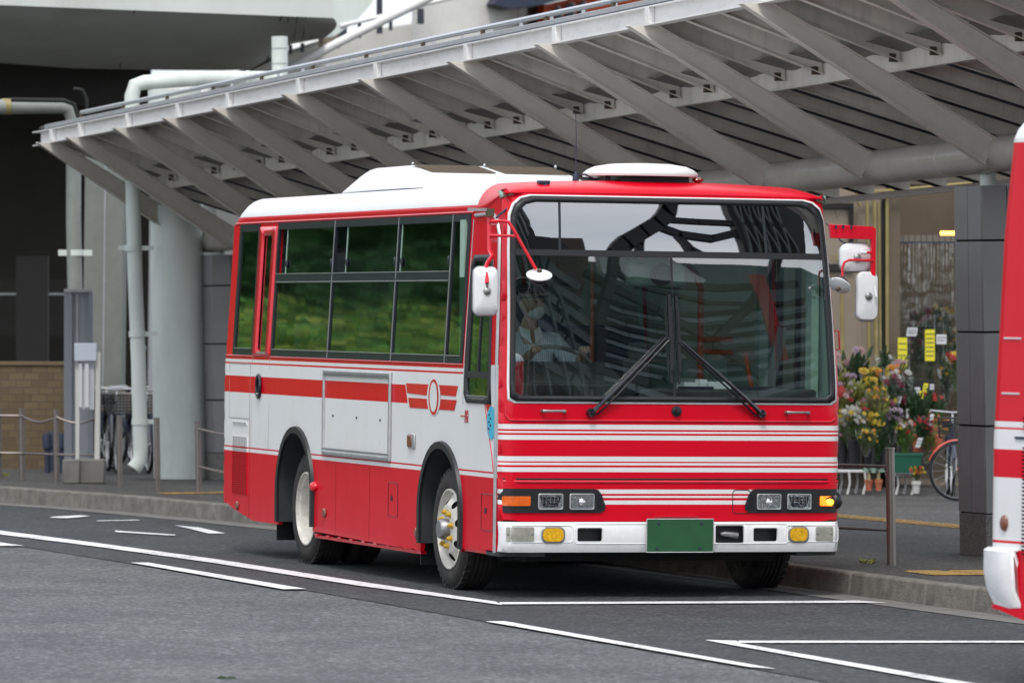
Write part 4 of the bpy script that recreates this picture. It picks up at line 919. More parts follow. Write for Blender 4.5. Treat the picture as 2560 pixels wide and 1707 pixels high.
def shirt_mat():
    m, t, n, l, p = node_mat('striped_shirt'); p.inputs['Roughness'].default_value = .85
    tcn = n.new('ShaderNodeTexCoord'); wv = n.new('ShaderNodeTexWave'); wv.inputs['Scale'].default_value = 22; wv.bands_direction = 'X'; wv.inputs['Distortion'].default_value = .6
    r = n.new('ShaderNodeValToRGB'); r.color_ramp.elements[0].position = .06; r.color_ramp.elements[0].color = (.42, .52, .66, 1); r.color_ramp.elements[1].position = .22; r.color_ramp.elements[1].color = (.86, .90, .95, 1)
    l.new(tcn.outputs['Object'], wv.inputs['Vector']); l.new(wv.outputs['Fac'], r.inputs['Fac']); l.new(r.outputs[0], p.inputs['Base Color']); return m
DX, DY = .60, 1.34
J = {}
def P(x, y, z): return (DX+x, DY+y, z)
names = ['pelvis','belly','chest','neckb','neck','head','shL','elL','wrL','shR','elR','wrR','hipL','knL','anL','toL','hipR','knR','anR','toR']
pos = [P(0,.02,1.20),P(0,0,1.36),P(.0,-.02,1.55),P(0,-.02,1.66),P(0,-.035,1.73),P(.01,-.05,1.80),
  P(-.19,-.02,1.61),P(-.23,-.20,1.44),P(-.13,-.44,1.52),P(.19,-.02,1.61),P(.26,-.22,1.45),P(.22,-.46,1.52),
  P(-.10,-.03,1.16),P(-.13,-.42,1.17),P(-.13,-.44,.80),P(-.13,-.58,.74),P(.10,-.03,1.16),P(.14,-.42,1.17),P(.14,-.44,.80),P(.14,-.58,.74)]
ed = [(0,1),(1,2),(2,3),(3,4),(4,5),(2,6),(6,7),(7,8),(2,9),(9,10),(10,11),(0,12),(12,13),(13,14),(14,15),(0,16),(16,17),(17,18),(18,19)]
rad = [.13,.125,.135,.07,.050,.050,.058,.042,.028,.058,.042,.028,.085,.06,.04,.035,.085,.06,.04,.035]
pos = list(pos)
for wr, sx in ((8, -1), (11, 1)):                              # palm and five fingers curled round the wheel rim
    wp = Vector(pos[wr]); fw = Vector((0 if sx > 0 else .02, -.05, .045)); palm = wp+fw*1.0; pos.append(tuple(palm)); pi_ = len(pos)-1; rad.append(.026); ed.append((wr, pi_))
    for k_, (off, ln) in enumerate(((-.024,.9),(-.008,1.0),(.008,.95),(.023,.8))):
        b0 = palm+Vector((off,-.018,.020)); b1 = b0+Vector((0,-.022*ln,-.004)); b2 = b1+Vector((0,-.010*ln,-.022*ln)); b3 = b2+Vector((0,.012*ln,-.014*ln))
        i0 = len(pos); pos += [tuple(b0), tuple(b1), tuple(b2), tuple(b3)]; rad += [.009,.0085,.008,.007]; ed += [(pi_, i0), (i0, i0+1), (i0+1, i0+2), (i0+2, i0+3)]
    t0 = palm+Vector((-sx*.028,-.005,.002)); t1 = t0+Vector((-sx*.010,-.022,.008)); i0 = len(pos); pos += [tuple(t0), tuple(t1)]; rad += [.010,.0085]; ed += [(pi_, i0), (i0, i0+1)]
driver = skin_mesh('person', pos, ed, rad, skinm, None)
tag(driver, 'driver in pale striped shirt, cap and face mask at the bus steering wheel', 'person')
spos = pos[:12]; sed = [(0,1),(1,2),(2,3),(2,6),(6,7),(7,8),(2,9),(9,10),(10,11)]
spos = [pos[0],pos[1],pos[2],P(0,-.02,1.675),pos[6],pos[7],tuple(Vector(pos[7]).lerp(Vector(pos[8]),.85)),pos[9],pos[10],tuple(Vector(pos[10]).lerp(Vector(pos[11]),.85))]
skin_mesh('shirt', spos, [(0,1),(1,2),(2,3),(2,4),(4,5),(5,6),(2,7),(7,8),(8,9)], [.150,.145,.155,.068,.075,.056,.042,.075,.056,.042], shirt_mat(), driver)
skin_mesh('trousers', [pos[0],pos[12],pos[13],pos[14],pos[16],pos[17],pos[18]], [(0,1),(1,2),(2,3),(0,4),(4,5),(5,6)], [.15,.10,.075,.055,.10,.075,.055], trous, driver)
HC = Vector(P(.015,-.06,1.865))
def headshape(p):
    x, y, z = p
    k_ = 1-.22*max(0, -z/.115); x *= k_
    if y < 0: y = y*(1-.10*max(0, -z/.115)) 
    if y < -.06 and abs(x) < .022 and -.035 < z < .02: y -= .016*(1-abs(x)/.022)   # nose
    if y < -.05 and .0 < z < .035 and .015 < abs(x) < .05: y += .008              # eye sockets
    return Vector((x*math.cos(.35)-y*math.sin(.35)*-1, y*math.cos(.35)-x*math.sin(.35)*1, z))
q = MB(); q.ball(HC, (.076,.092,.115), 28, 22, 0, headshape)
for sx in (-1, 1): q.ball(HC+Vector((sx*.074, .012*-sx, -.005)), (.010,.016,.028), 8, 6)
q.build('head', skinm, driver)
q = MB(); q.ball(HC+Vector((.004,.016,.018)), (.082,.092,.108), 20, 12, 0, lambda p: Vector((p.x, max(p.y, -.045-.2*min(0, p.z)), p.z if p.z > -.05 else -.05))); q.build('hair', hairm, driver)
fd = Vector((math.sin(.35), -math.cos(.35), 0)); fs_ = Vector((math.cos(.35), math.sin(.35), 0))
q = MB(); q.ball(HC+fd*.028+Vector((0,0,-.052)), (.062,.070,.052), 16, 10); q.build('face_mask', maskm, driver)
for sx in (-1, 1): q = MB(); q.ball(HC+fd*.078+fs_*sx*.030+Vector((0,0,.012)), (.010,.006,.006), 8, 6); q.build('eye', M['ink'], driver)
q = MB(); q.lathe([(.086,-.0),(.092,.03),(.108,.055),(.095,.072),(.0,.080)], HC+Vector((0,0,.045)), (-.05,-.1,1), 24); q.prism([HC+fd*.07+fs_*-.065+Vector((0,0,.052)), HC+fd*.13+fs_*-.04+Vector((0,0,.040)), HC+fd*.145+Vector((0,0,.037)), HC+fd*.13+fs_*.04+Vector((0,0,.040)), HC+fd*.07+fs_*.065+Vector((0,0,.052))], (0,0,.006))
cp_ = q.build('cap', capm, driver); q = MB(); q.lathe([(.0885,.004),(.0935,.026)], HC+Vector((0,0,.045)), (-.05,-.1,1), 24); q.build('cap_band', capb, cp_)
q = MB()
for sx in (-1, 1): q.prism([Vector(P(sx*.012,-.145,1.60)), Vector(P(sx*.075,-.110,1.655)), Vector(P(sx*.070,-.055,1.715)), Vector(P(sx*.018,-.105,1.69))], (0,.008,0))
q.build('collar', maskm, driver)
# ================================================================== SECOND BUS (partly in the frame)
b2 = thing('bus', (BX, BY, 0), 'red and white bus cut off by the right edge, only its rear corner showing', 'bus', 'red and white buses at the stop')
def paint2():
    m = M['paintS'].copy(); m.name = 'side_paint_second'; t = m.node_tree; n = t.nodes; l = t.links
    comp = [x for x in n if x.type == 'MATH']
    for x in comp:
        if x.operation == 'COMPARE': pass
    # rebuild the band values for this livery
    newb = [(.666,.697),(.710,1.018),(1.156,1.254),(1.264,1.292)]
    cs = [x for x in comp if x.operation == 'COMPARE']
    for i, x in enumerate(cs):
        a, b = newb[i] if i < len(newb) else (-9, -8)
        x.inputs[1].default_value = (a+b)/2; x.inputs[2].default_value = (b-a)/2
    for x in comp:
        if x.operation == 'GREATER_THAN': x.inputs[1].default_value = 2.66 if abs(x.inputs[1].default_value-2.493) < .001 else -50
    return m
M['paint2'] = paint2()
def xs2(z): return 0 if z < 1.2 else .028*(z-1.2)+.03*max(0, z-2.2)
def yr2(z): return 6.88-.030*max(0, z-1.2)-.04*max(0, z-2.2)
def S2(Y, z, off=0): return Vector((xs2(z)-off, Y, z))
def S2R(Y, z, off=0): return Vector((2.3-xs2(z)+off, Y, z))
def B2(t, z, off=0):
    d = min(t, 2.3-t); c = 0
    if d < .12: c = .12-math.sqrt(max(0, .12**2-(.12-max(0, d))**2))
    return Vector((xs2(z)+t*(1-2*xs2(z)/2.3), yr2(z)-c+off, z))
def F2(t, z, off=0): v = B2(t, z, off); return Vector((v.x, 6.88-v.y, z))
z2 = [.37,.6,1.0,1.2,1.5,2.0,2.4,2.68]
z2 = [.37+(2.68-.37)*k/22 for k in range(23)]
out2 = [(.12,.30),(2,.26),(5.9,.26),(6.55,.33)] + [(yr2(z)-.12, z) for z in z2] + [(.12+6.88-yr2(z), z) for z in z2[::-1]]
hw2 = rrect(.5,6.28,1.42,2.42,.05)
panel_mesh('side_panel', out2, [hw2], S2, [M['paint2'], M['dark']], b2, flip=True, step=.3)
panel_mesh('side_panel', out2, [hw2], S2R, [M['paint2'], M['dark']], b2, step=.4)
ex2 = [(.12*(1-math.cos(PI*i/12)), .37+.15*k) for i in range(1, 7) for k in range(16)]
def endp(name, fn, flip):
    ts = [.12*(1-math.cos(PI*i/16)) for i in range(9)]; ts = ts + [.3,.8,1.15,1.5,2.0] + [2.3-t for t in ts[::-1]]; zs = [.37+(2.68-.37)*k/22 for k in range(23)]
    q = MB(); n_ = len(ts); f_ = [(k*n_+i, k*n_+i+1, (k+1)*n_+i+1, (k+1)*n_+i) for k in range(22) for i in range(n_-1)]
    q.add([fn(t, z) for z in zs for t in ts], [x[::-1] for x in f_] if flip else f_, 0, True); q.build(name, M['paint2'], b2, ang=60)
endp('rear_panel', B2, True); endp('front_panel', F2, False)
flat_mesh('window', hw2, S2, M['sglass'], b2, off=-.006, flip=True); flat_mesh('window', hw2, S2R, M['sglass'], b2, off=-.006); flat_mesh('rear_window', rrect(.3,2.0,1.5,2.3,.05), B2, M['gloss'], b2, off=.006, flip=True); flat_mesh('windscreen', rrect(.1,2.2,1.3,2.5,.08), F2, M['gloss'], b2, off=.006)
wf2 = ring_mesh('window_frame', rrect(.44,6.34,1.37,2.48,.05), rrect(.5,6.25,1.50,2.40,.05), S2, M['frame'], b2, .02, .005, flip=True)
q = MB()
for y_ in (5.1,3.9,2.7,1.5): q.beam(S2(y_,1.45,.004), S2(y_,2.42,.004), (.01,0,0), (0,.025,0))
q.build('mullion', M['frame'], wf2)
q = MB(); nx, ny = 20, 30; vs = []
for j in range(ny+1):
    for i in range(nx+1):
        u = .5-.5*math.cos(PI*i/nx); v = .5-.5*math.cos(PI*j/ny); t = 2.3*u; a_ = F2(t, 2.68); b_ = B2(t, 2.68); y = a_.y+(b_.y-a_.y)*v
        def e(d, R): s_ = max(0, 1-d/R); return math.sqrt(max(0, 1-s_*s_))
        vs.append((a_.x, y, 2.68+.22*e(min(t, 2.3-t), .28)*e(y-a_.y, .4)*e(b_.y-y, .35)))
q.add(vs, [(j*(nx+1)+i, j*(nx+1)+i+1, (j+1)*(nx+1)+i+1, (j+1)*(nx+1)+i) for j in range(ny) for i in range(nx)], 0, True); q.build('roof', M['white'], b2, ang=60)
q = MB(); pr = []
def BP(t, z, o): v = B2(t, max(z, .4), o); return Vector((v.x-(o if t < .12 else 0)+(o if t > 2.18 else 0), v.y, z))
ring_t = [(-.02, .20), (-.02,.10)]
prof_xy = [Vector((-.035, 6.60)), Vector((-.040, 6.70)), Vector((-.030, 6.82)), Vector((.03, 6.905)), Vector((.14, 6.93)), Vector((1.15, 6.96)), Vector((2.16, 6.93)), Vector((2.27, 6.905)), Vector((2.33, 6.82)), Vector((2.34, 6.70)), Vector((2.335, 6.60))]
zz_ = [(.34,-.07),(.40,-.035),(.48,-.010),(.56,0),(.655,0),(.665,-.012)]
vs = []
for z, ins in zz_:
    for p in prof_xy:
        c = Vector((1.15, 6.5)); d = (p-c); d.x *= 1+ins/1.2; d.y = d.y+ins*1.0; vs.append((c.x+d.x, c.y+d.y, z))
m_ = len(prof_xy); q.add(vs, [(i*m_+j+1, i*m_+j, (i+1)*m_+j, (i+1)*m_+j+1) for i in range(len(zz_)-1) for j in range(m_-1)], 0, True)
q.add([vs[i] for i in range((len(zz_)-1)*m_, len(zz_)*m_)], [tuple(range(m_))])
for e_ in (0, m_-1): q.add([vs[i*m_+e_] for i in range(len(zz_))] + [(1.15*.06+vs[e_][0]*.94, 6.60, .34), ], [tuple(range(len(zz_)+1))])
bm2 = q.build('bumper', M['white'], b2, ang=45)
s_ = bm2.modifiers.new('shell', 'SOLIDIFY'); s_.thickness = .012; s_.offset = 0
def vent2(y0, y1, z0, z1, nh, nv):
    q = MB(); q.add([S2(y0,z0,.002), S2(y1,z0,.002), S2(y1,z1,.002), S2(y0,z1,.002)], [(3,2,1,0)]); v_ = q.build('vent', M['joint'], b2); q = MB()
    for i in range(nh+1): z = z0+(z1-z0)*i/nh; q.beam(S2(y0,z,.005), S2(y1,z,.005), (.003,0,0), (0,0,(z1-z0)/nh*.22))
    for i in range(nv+1): y = y0+(y1-y0)*i/nv; q.beam(S2(y,z0,.004), S2(y,z1,.004), (.003,0,0), (0,.003,0))
    q.build('lattice', M['paint2'], v_)
vent2(5.7,6.56,.64,1.175,28,14); vent2(5.7,6.56,1.262,1.32,3,14); vent2(5.7,6.44,.44,.63,10,12)
q = MB(); q.beam(S2(5.7,1.215,.003), S2(6.62,1.215,.003), (.004,0,0), (0,0,.006)); q.build('slot', M['ink'], b2)
q = MB(); q.ball(S2(6.70,.795,.006), (.014,.030,.040), 12, 10); q.build('side_marker', M['brown'], b2)
q = MB(); q.beam(S2(6.74,1.43,.003), S2(6.60,1.43,.003), (.003,0,0), (0,0,.004)); q.beam(S2(6.74,1.70,.003), S2(6.60,1.70,.003), (.003,0,0), (0,0,.004)); q.build('panel_seam', M['paper'], b2)
q = MB(); q.box(.1,2.2,.5,6.3,.3,.6); q.build('chassis', M['joint'], b2)
for y_ in (1.3, 4.9):
    for x_, sg in ((.05,-1),(2.25,1)): q = MB(); q.lathe([(.0,-.02),(.20,-.03),(.25,0),(.38,0),(.40,-.03),(.40,-.2),(.38,-.23),(0,-.23)], (x_,y_,.40), (sg,0,0), 32); q.build('wheel', M['tyre'], b2)
b2.location = (1.915, -10.73, 0); b2.rotation_euler = (0, 0, math.radians(12.8))
# ================================================================== STATION CANOPY
P0 = Vector((4.45, 2.45, .15)); VV = Vector((-.07761, .99698, 0)); WW = Vector((-.99667, -.07759, -.02492)); UU = Vector((-.02565, .00841, .99964))
def K(s, w, h): return P0 + VV*s + WW*w + UU*h
can = thing('bus_stop_canopy', P0, 'grey steel canopy with slanting struts and ribs over the pavement', 'canopy')
def hf(s): return 3.867-.0338*s
def hp(s): return 2.80-.0284*s
def rp(s): return .128-.0014*s
S0, S1 = -5.0, 16.75
q = MB(); q.tube([K(s, 0, hp(s)) for s in (S0, 0, 4, 8, 12, 16, 17.0)], [rp(s) for s in (S0, 0, 4, 8, 12, 16, 17)], 32)
pp = q.build('tube_beam', M['pipe'], can)
q = MB()
for s in (.62, 5.9, 11.2): q.tube([K(s-.006, 0, hp(s)), K(s+.006, 0, hp(s))], rp(s)+.0022, 32)
q.build('weld_seam', M['strut'], pp)
fas = MB()
a, b = S0, 16.85
fas.beam(K(a,1.6,hf(a)+.065), K(b,1.6,hf(b)+.065), WW*.006, UU*.062)
fa = fas.build('fascia_beam', M['steelw'], can)
for dh in (0, .130):
    q = MB(); q.beam(K(a,1.6,hf(a)+dh), K(b+.12,1.6,hf(b+.12)+dh), WW*.055, UU*.005); q.build('flange', M['steelw'], fa)
tops = [-5.3, -3.4, -1.68, .20, 2.13, 3.85, 5.63, 7.60, 9.43, 11.23, 12.59, 14.03, 15.46, 16.36]
for s in tops:
    if s < S0: continue
    q = MB(); q.obox(K(s+.03,1.632,hf(s)+.065), VV*.035, WW*.024, UU*.061); q.build('stiffener', M['steelw'], fa, bevel=.002)
def strut(s):
    sb = s-.40 if s < 4 else s-.4+.5*min(1, (s-4)/10)
    A = K(s+.06, 1.56, hf(s)-.075); B = K(sb+.02, .10, hp(sb)+.005)
    D = (B-A).normalized(); n2 = VV.cross(D).normalized(); n2 = n2 if n2.z > 0 else -n2
    h0, h1 = .058, .098
    A0 = K(s+.06, 1.56+.02, hf(s)-.002)
    A_t = A+n2*h0; A_b = A-n2*h0; B_t = B+n2*h1; B_b = B-n2*h1
    # cut the head along the lower flange
    def toplane(p):                                             # slide along the strut axis up to the flange plane
        t_ = ((K(s,1.6,hf(s)-.004)-p).dot(UU))/D.dot(UU); return p+D*t_
    A_t = toplane(A_t); A_b = toplane(A_b)
    q = MB(); th = VV*.005
    q.add([A_t-th, A_b-th, B_b-th, B_t-th, A_t+th, A_b+th, B_b+th, B_t+th], [(0,1,2,3),(7,6,5,4),(0,4,5,1),(1,5,6,2),(2,6,7,3),(3,7,4,0)])
    st_ = q.build('strut', M['strut'], can)
    for p0, p1 in ((A_t, B_t), (A_b, B_b)): q = MB(); q.beam(p0, p1, VV*.042, n2*.004); q.build('flange', M['strut'], st_)
for s in tops: strut(s)
def hm(s): return 3.455-.034*s
q = MB(); q.beam(K(S0,.60,hm(S0)+.015), K(16.6,.60,hm(16.6)+.015), WW*.006, UU*.075); mb = q.build('middle_beam', M['rafter'], can); q = MB(); q.beam(K(S0,.60,hm(S0)-.06), K(16.6,.60,hm(16.6)-.06), WW*.035, UU*.004); q.build('flange', M['rafter'], mb)
k_ = 0; s = -4.8
while s < 16.4:
    sc_ = s
    def kp(w, h): return K(sc_+.42*(w-.6), w, h)
    for w0, w1, hb0, hb1 in ((1.56,.62,hf(sc_)+.01,hm(sc_)+.005), (.58,-1.25,hm(sc_)-.045,hm(sc_)-.045-.36*1.83)):
        a0, a1 = kp(w0, hb0), kp(w1, hb1); dpt = .150; q = MB(); th = VV*.006
        q.add([a0-th, a1-th, a1-th+UU*dpt, a0-th+UU*dpt, a0+th, a1+th, a1+th+UU*dpt, a0+th+UU*dpt], [(3,2,1,0),(4,5,6,7),(0,1,5,4),(1,2,6,5),(2,3,7,6),(3,0,4,7)])
        q.beam(a0, a1, VV*.030, UU*.004); rf_ = q.build('rafter', M['rafter'], can)
        if w0 < 1: q = MB(); q.tube([a0-UU*.014, a1-UU*.014], .010, 6); q.build('edge_rail', M['frame'], rf_)
    q = MB(); c = kp(.66, hm(sc_)+.03); q.obox(c, VV*.012, WW*.03, UU*.03); q.tube([c+VV*-.02-UU*.02, c+VV*.03-UU*.02], .008, 6); q.tube([c+VV*-.03+UU*.015, c+VV*.03+UU*.015], .008, 6); q.build('bolted_joint', M['bolt'], can)
    s += .62; k_ += 1
q = MB()
def deck(w0, h0f, w1, h1f):
    vs = []; n_ = 240
    for i in range(n_+1):
        s = S0+(16.6-S0)*i/n_; dz = .012*(1 if (i//2) % 2 else 0)
        vs += [K(s+.42*(w0-.6), w0, h0f(s)+dz), K(s+.42*(w1-.6), w1, h1f(s)+dz)]
    q.add(vs, [(2*i, 2*i+1, 2*i+3, 2*i+2) for i in range(n_)])
deck(1.58, lambda s: hf(s)+.160, .55, lambda s: hm(s)+.155); deck(.85, lambda s: hm(s)+.145, -1.3, lambda s: hm(s)+.13-.36*1.85)
dk = q.build('roof_deck', M['deck'], can)
q = MB(); q.beam(K(S0,1.55,hf(S0)+.172), K(16.75,1.55,hf(16.75)+.172), WW*.05, UU*.020); gt = q.build('gutter_box', M['gutterm'], can, bevel=.004)
q = MB(); q.beam(K(S0,1.59,hf(S0)+.144), K(16.7,1.59,hf(16.7)+.144), WW*.012, UU*.009); q.build('gutter_gap', M['ink'], gt)
q = MB(); q.tube([K(s,1.46,hf(s)+.262) for s in (S0,2,8,12,16.0)], .021, 12); rl = q.build('cable_tube', M['railm'], can)
s = -4.5
while s < 16: q = MB(); q.obox(K(s,1.47,hf(s)+.215), VV*.022, WW*.012, UU*.030); q.build('tube_bracket', M['bolt'], rl); s += 1.28
s = -4.2; q = MB()
while s < 13: q.tube([K(s,1.15,hf(s)+.20), K(s,1.15,hf(s)+.30), K(s,1.15,hf(s)+.345)], [.016,.014,.001], 6); s += .62
tag(q.build('roof_stud', M['gutterm'], can), kind='stuff')
q = MB(); q.beam(K(S0,-.42,2.625-.0284*S0), K(16.5,-.42,2.625-.0284*16.5), WW*.03, UU*.022); q.build('edge_beam', M['steelw'], can)
def cl_col(s, h):                                               # clad column: box with joints and a stone foot
    def kk(a, b, c): return K(s+a, b-.10, c)
    hw = .20; q = MB()
    q.obox(kk(0,0,h/2), VV*(hw-.006), WW*(hw-.006), UU*h/2); core = q.build('column', M['joint'], can)
    zs = [.29,.905,1.56,2.20,h+.02] if h > 2.4 else [.26,.78,1.33,1.90,h+.02]
    for i in range(len(zs)-1):
        z0, z1 = zs[i]+.007, zs[i+1]-.007
        for ax, bx in ((VV,WW),(WW,VV)):
            for sg in (-1, 1):
                for a0, a1 in ((-hw,-.004),(.004,hw)):
                    q = MB(); c = kk(0,0,(z0+z1)/2)+ax*sg*(hw-.003)+bx*(a0+a1)/2; q.obox(c, ax*.010, bx*((a1-a0)/2), UU*((z1-z0)/2)); q.build('cladding_panel', M['panel'], core, bevel=.003)
    q = MB(); q.obox(kk(0,0,(zs[0])/2-.02), VV*(hw+.002), WW*(hw+.002), UU*(zs[0]/2+.02)); q.build('stone_foot', M['granite'], core, bevel=.004)
    q = MB(); q.lathe([(.058,h),(.055,hp(s)-.02)], K(s,-.06,0), UU, 20); q.build('column_head', M['concrete'], core)
cl_col(.17, 2.57); cl_col(8.2, 2.38); cl_col(16.35, 2.19)
# ================================================================== LEFT SIDE: viaduct, columns, pipes
def vert(p, h): return Vector(p)+UP*h
def rcol(name, px0, px1, pybase, Y, h, material, label, cat, n=32, **kw):
    a = at(px0, pybase, Y); b = at(px1, pybase, Y); h = (at(px0, 216, Y)-a).length; c = (a+b)/2; c.z = .12; r_ = (b-a).length/2
    q = MB(); q.lathe([(r_,0),(r_,h)], c, UP, n); o = q.build(name, material, origin=(c.x, c.y, .148)); return tag(o, label, cat, **kw), c, r_
rc, rcc, rr0 = rcol('concrete_column', 387, 516, 1195, 18.95, 4.3, M['concrete'], 'thick round pale green concrete column behind the rear of the bus', 'column')
cA = at(228, 1150, 23); cB = at(322, 1150, 23); cA.z = cB.z = .15
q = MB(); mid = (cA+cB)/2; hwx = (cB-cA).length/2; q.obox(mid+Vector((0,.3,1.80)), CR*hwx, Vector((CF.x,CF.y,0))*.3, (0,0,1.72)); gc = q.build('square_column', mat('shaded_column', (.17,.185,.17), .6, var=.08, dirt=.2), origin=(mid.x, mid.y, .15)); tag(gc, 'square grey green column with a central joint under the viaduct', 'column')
q = MB(); pj = mid+Vector((.0,0,0))+CR*.01-Vector((CF.x,CF.y,0))*.302+Vector((0,.3,0)); q.obox(pj+Vector((0,0,1.8)), CR*.006, CF*.004, (0,0,1.66)); q.build('joint_strip', M['gutterm'], gc)
def wp(px, py, Y=18.3): return at(px, py, Y)
q = MB(); q.tube([wp(700,197,18.5), wp(500,197,18.45), wp(470,199,18.4), wp(360,207,18.4), wp(338,214,18.4), wp(330,240,18.4), wp(330,400,18.4), wp(338,700,18.4), wp(346,900,18.4), wp(351,1120,18.4)], .073, 20)
q.tube([wp(351,1120,18.4), wp(350,1150,18.4), wp(334,1172,18.4)], .073, 16)
dp = q.build('drain_pipe', M['concrete'], origin=wp(346,1175,18.4)); tag(dp, 'tall pale drain pipe with elbows in front of the round column', 'drain pipe')
for y_, x_ in ((620,333),(835,343),(1054,350),(420,329)):
    q = MB(); c = wp(x_, y_, 18.4); q.lathe([(.082,-.03),(.082,.03)], c, UP, 20); q.beam(c-CR*.15 if y_ == 620 else c, c+CR*.20, CF*.012, UP*.022); q.build('pipe_bracket', M['concrete'], dp)
for y_, x_ in ((197,505),(197,620),(870,346)): q = MB(); q.lathe([(.078,-.02),(.078,.02)], wp(x_, y_, 18.46), CR if y_ < 300 else UP, 20); q.build('pipe_collar', M['concrete'], dp)
q = MB(); q.tube([wp(700,196,18.6), wp(699,92,18.6)], .080, 20); sp_ = q.build('vent_pipe', M['concrete'], origin=wp(700,196,19.5)); tag(sp_, 'short upright pale pipe stub below the end of the viaduct deck', 'pipe')
q = MB()
for y_ in (122,160): q.lathe([(.084,-.004),(.084,.004)], wp(699,y_,18.6), UP, 20)
q.build('pipe_joint', M['gutterm'], sp_)
q = MB(); q.tube([wp(-60,268,20.5), wp(150,266,20.5), wp(172,272,20.5), wp(184,300,20.5), wp(184,560,20.5), wp(188,760,20.5), wp(190,1180,20.5)], .076, 18)
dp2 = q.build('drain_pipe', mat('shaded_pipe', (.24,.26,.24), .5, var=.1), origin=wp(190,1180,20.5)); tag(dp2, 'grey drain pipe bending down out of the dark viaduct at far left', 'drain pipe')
q = MB(); q.lathe([(.082,-.05),(.082,.05)], wp(18,267,20.5), CR, 18); q.build('yellow_band', M['yell'], dp2)
q = MB(); c = wp(188,632,20.5); q.beam(c-CR*.17, c+CR*.17, CF*.012, UP*.03); q.lathe([(.083,-.03),(.083,.03)], c, UP, 18); q.build('pipe_bracket', M['concrete'], dp2)
q = MB(); q.tube([wp(28,250,20.1), wp(160,252,20.1), wp(185,262,20.1), wp(196,295,20.1)], .022, 8); tag(q.build('black_hose', M['joint']), 'thick black hose clipped along the far left pipe', 'hose')
q = MB(); q.tube([wp(184,222,19.8), wp(206,226,19.8), wp(216,245,19.8), wp(219,290,19.8)], .018, 8); tag(q.build('black_hose', M['joint']), 'short hooked black hose hanging under the viaduct deck', 'hose')
# viaduct
def pxbox(q, x0, x1, y0, y1, Y, d=.03, mi=0):
    q.prism([at(x0,y0,Y), at(x1,y0,Y), at(x1,y1,Y), at(x0,y1,Y)][::-1], (CF.x*d, CF.y*d, 0), mi)
def poly_at(pts, Y): return [at(x, y, Y) for x, y in pts]
via = thing('viaduct', at(834, 1190, 26), 'pale viaduct deck with a rounded soffit crossing the upper left', 'viaduct')
q = MB(); par = poly_at([(-500,-420),(834,-420),(834,46),(400,29),(-500,-6)], 24.0); q.prism(par, (.0,2.5,0)); q.build('parapet', M['girder'], via)
ga = poly_at([(-500,-8),(400,27),(832,45)], 24.03); gb_ = [at(-500,138,26.2), at(0,158,26.2), at(180,171,26.2), at(400,176,26.2), at(550,177,26.2), at(625,175,26.2), at(690,137,26.1), at(724,112,25.8), at(800,98,25.0), at(814,94,24.9)]
ga2 = [at(-500,-8,24.03), at(0,12,24.03), at(180,18,24.03), at(400,27,24.03), at(550,33,24.03), at(640,37,24.03), at(700,39.5,24.03), at(750,41.5,24.03), at(810,44,24.03), at(833,45.5,24.03)]
q = MB(); n_ = len(ga2); rows = [ga2]
for k_ in range(1, 7):
    t = k_/6; rows.append([a_.lerp(b_, t)+Vector((0,-.28*math.sin(t*PI),0)) for a_, b_ in zip(ga2, gb_)])
back_ = [at(x_-12, y_-1, 47) for x_, y_ in ((-500,138),(0,158),(180,171),(400,176),(550,177),(625,175),(690,137),(724,112),(800,98),(814,94))]; rows.append(back_)
vs = [p for r_ in rows for p in r_]
q.add(vs, [(k*n_+i, (k+1)*n_+i, (k+1)*n_+i+1, k*n_+i+1) for k in range(7) for i in range(n_-1)], 0, True)
sof = q.build('soffit', M['girder'], via, ang=50)
for x_, x1_ in ((338,300),(705,668)):
    q = MB(); q.tube([at(x_, 24 if x_ < 500 else 40, 24.0), at((x_+x1_)/2-3, 90, 24.85), at(x1_, 170 if x_ < 500 else 150, 26.1)], .006, 5); q.build('deck_joint', M['dbrown'], sof)
q = MB()
for i in range(5): x_ = 722+i*22; q.tube([at(x_, 42, 24.0), at(x_-10, 100 if i < 4 else 96, 25.1)], .004, 5)
q.build('form_line', M['dbrown'], sof)
# space below the viaduct: its shade is put into the wall and beam colours
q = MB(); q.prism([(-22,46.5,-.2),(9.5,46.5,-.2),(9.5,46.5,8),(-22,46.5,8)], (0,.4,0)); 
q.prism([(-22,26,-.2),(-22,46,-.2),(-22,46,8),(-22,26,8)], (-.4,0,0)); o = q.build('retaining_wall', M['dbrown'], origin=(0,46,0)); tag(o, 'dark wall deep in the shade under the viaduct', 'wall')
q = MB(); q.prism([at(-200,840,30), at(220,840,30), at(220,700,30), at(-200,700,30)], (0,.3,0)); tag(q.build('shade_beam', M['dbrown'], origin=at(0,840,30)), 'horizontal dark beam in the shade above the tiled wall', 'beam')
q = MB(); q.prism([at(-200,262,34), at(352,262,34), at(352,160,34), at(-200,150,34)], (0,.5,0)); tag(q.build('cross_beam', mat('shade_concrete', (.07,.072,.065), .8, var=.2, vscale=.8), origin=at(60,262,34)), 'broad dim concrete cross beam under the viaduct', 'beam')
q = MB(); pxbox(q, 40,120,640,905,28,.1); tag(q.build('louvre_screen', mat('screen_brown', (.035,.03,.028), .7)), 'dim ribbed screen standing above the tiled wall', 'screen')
q = MB(); q.beam(at(-60,735,29.5), at(168,735,29.5), CF*.03, UP*.014); tag(q.build('hand_rail', M['gutterm']), 'thin pale rail in the shade left of the grey notice frame', 'rail')
q = MB(); a0 = at(-200,905,22); 
q.prism([at(-260,911,22), at(236,913,22), at(236,1185,22), at(-260,1185,22)][::-1], (0,.35,0)); bw = q.build('tiled_wall', M['brick'], origin=at(0,1185,22)); tag(bw, 'low wall of tan tiles at the far left', 'wall')
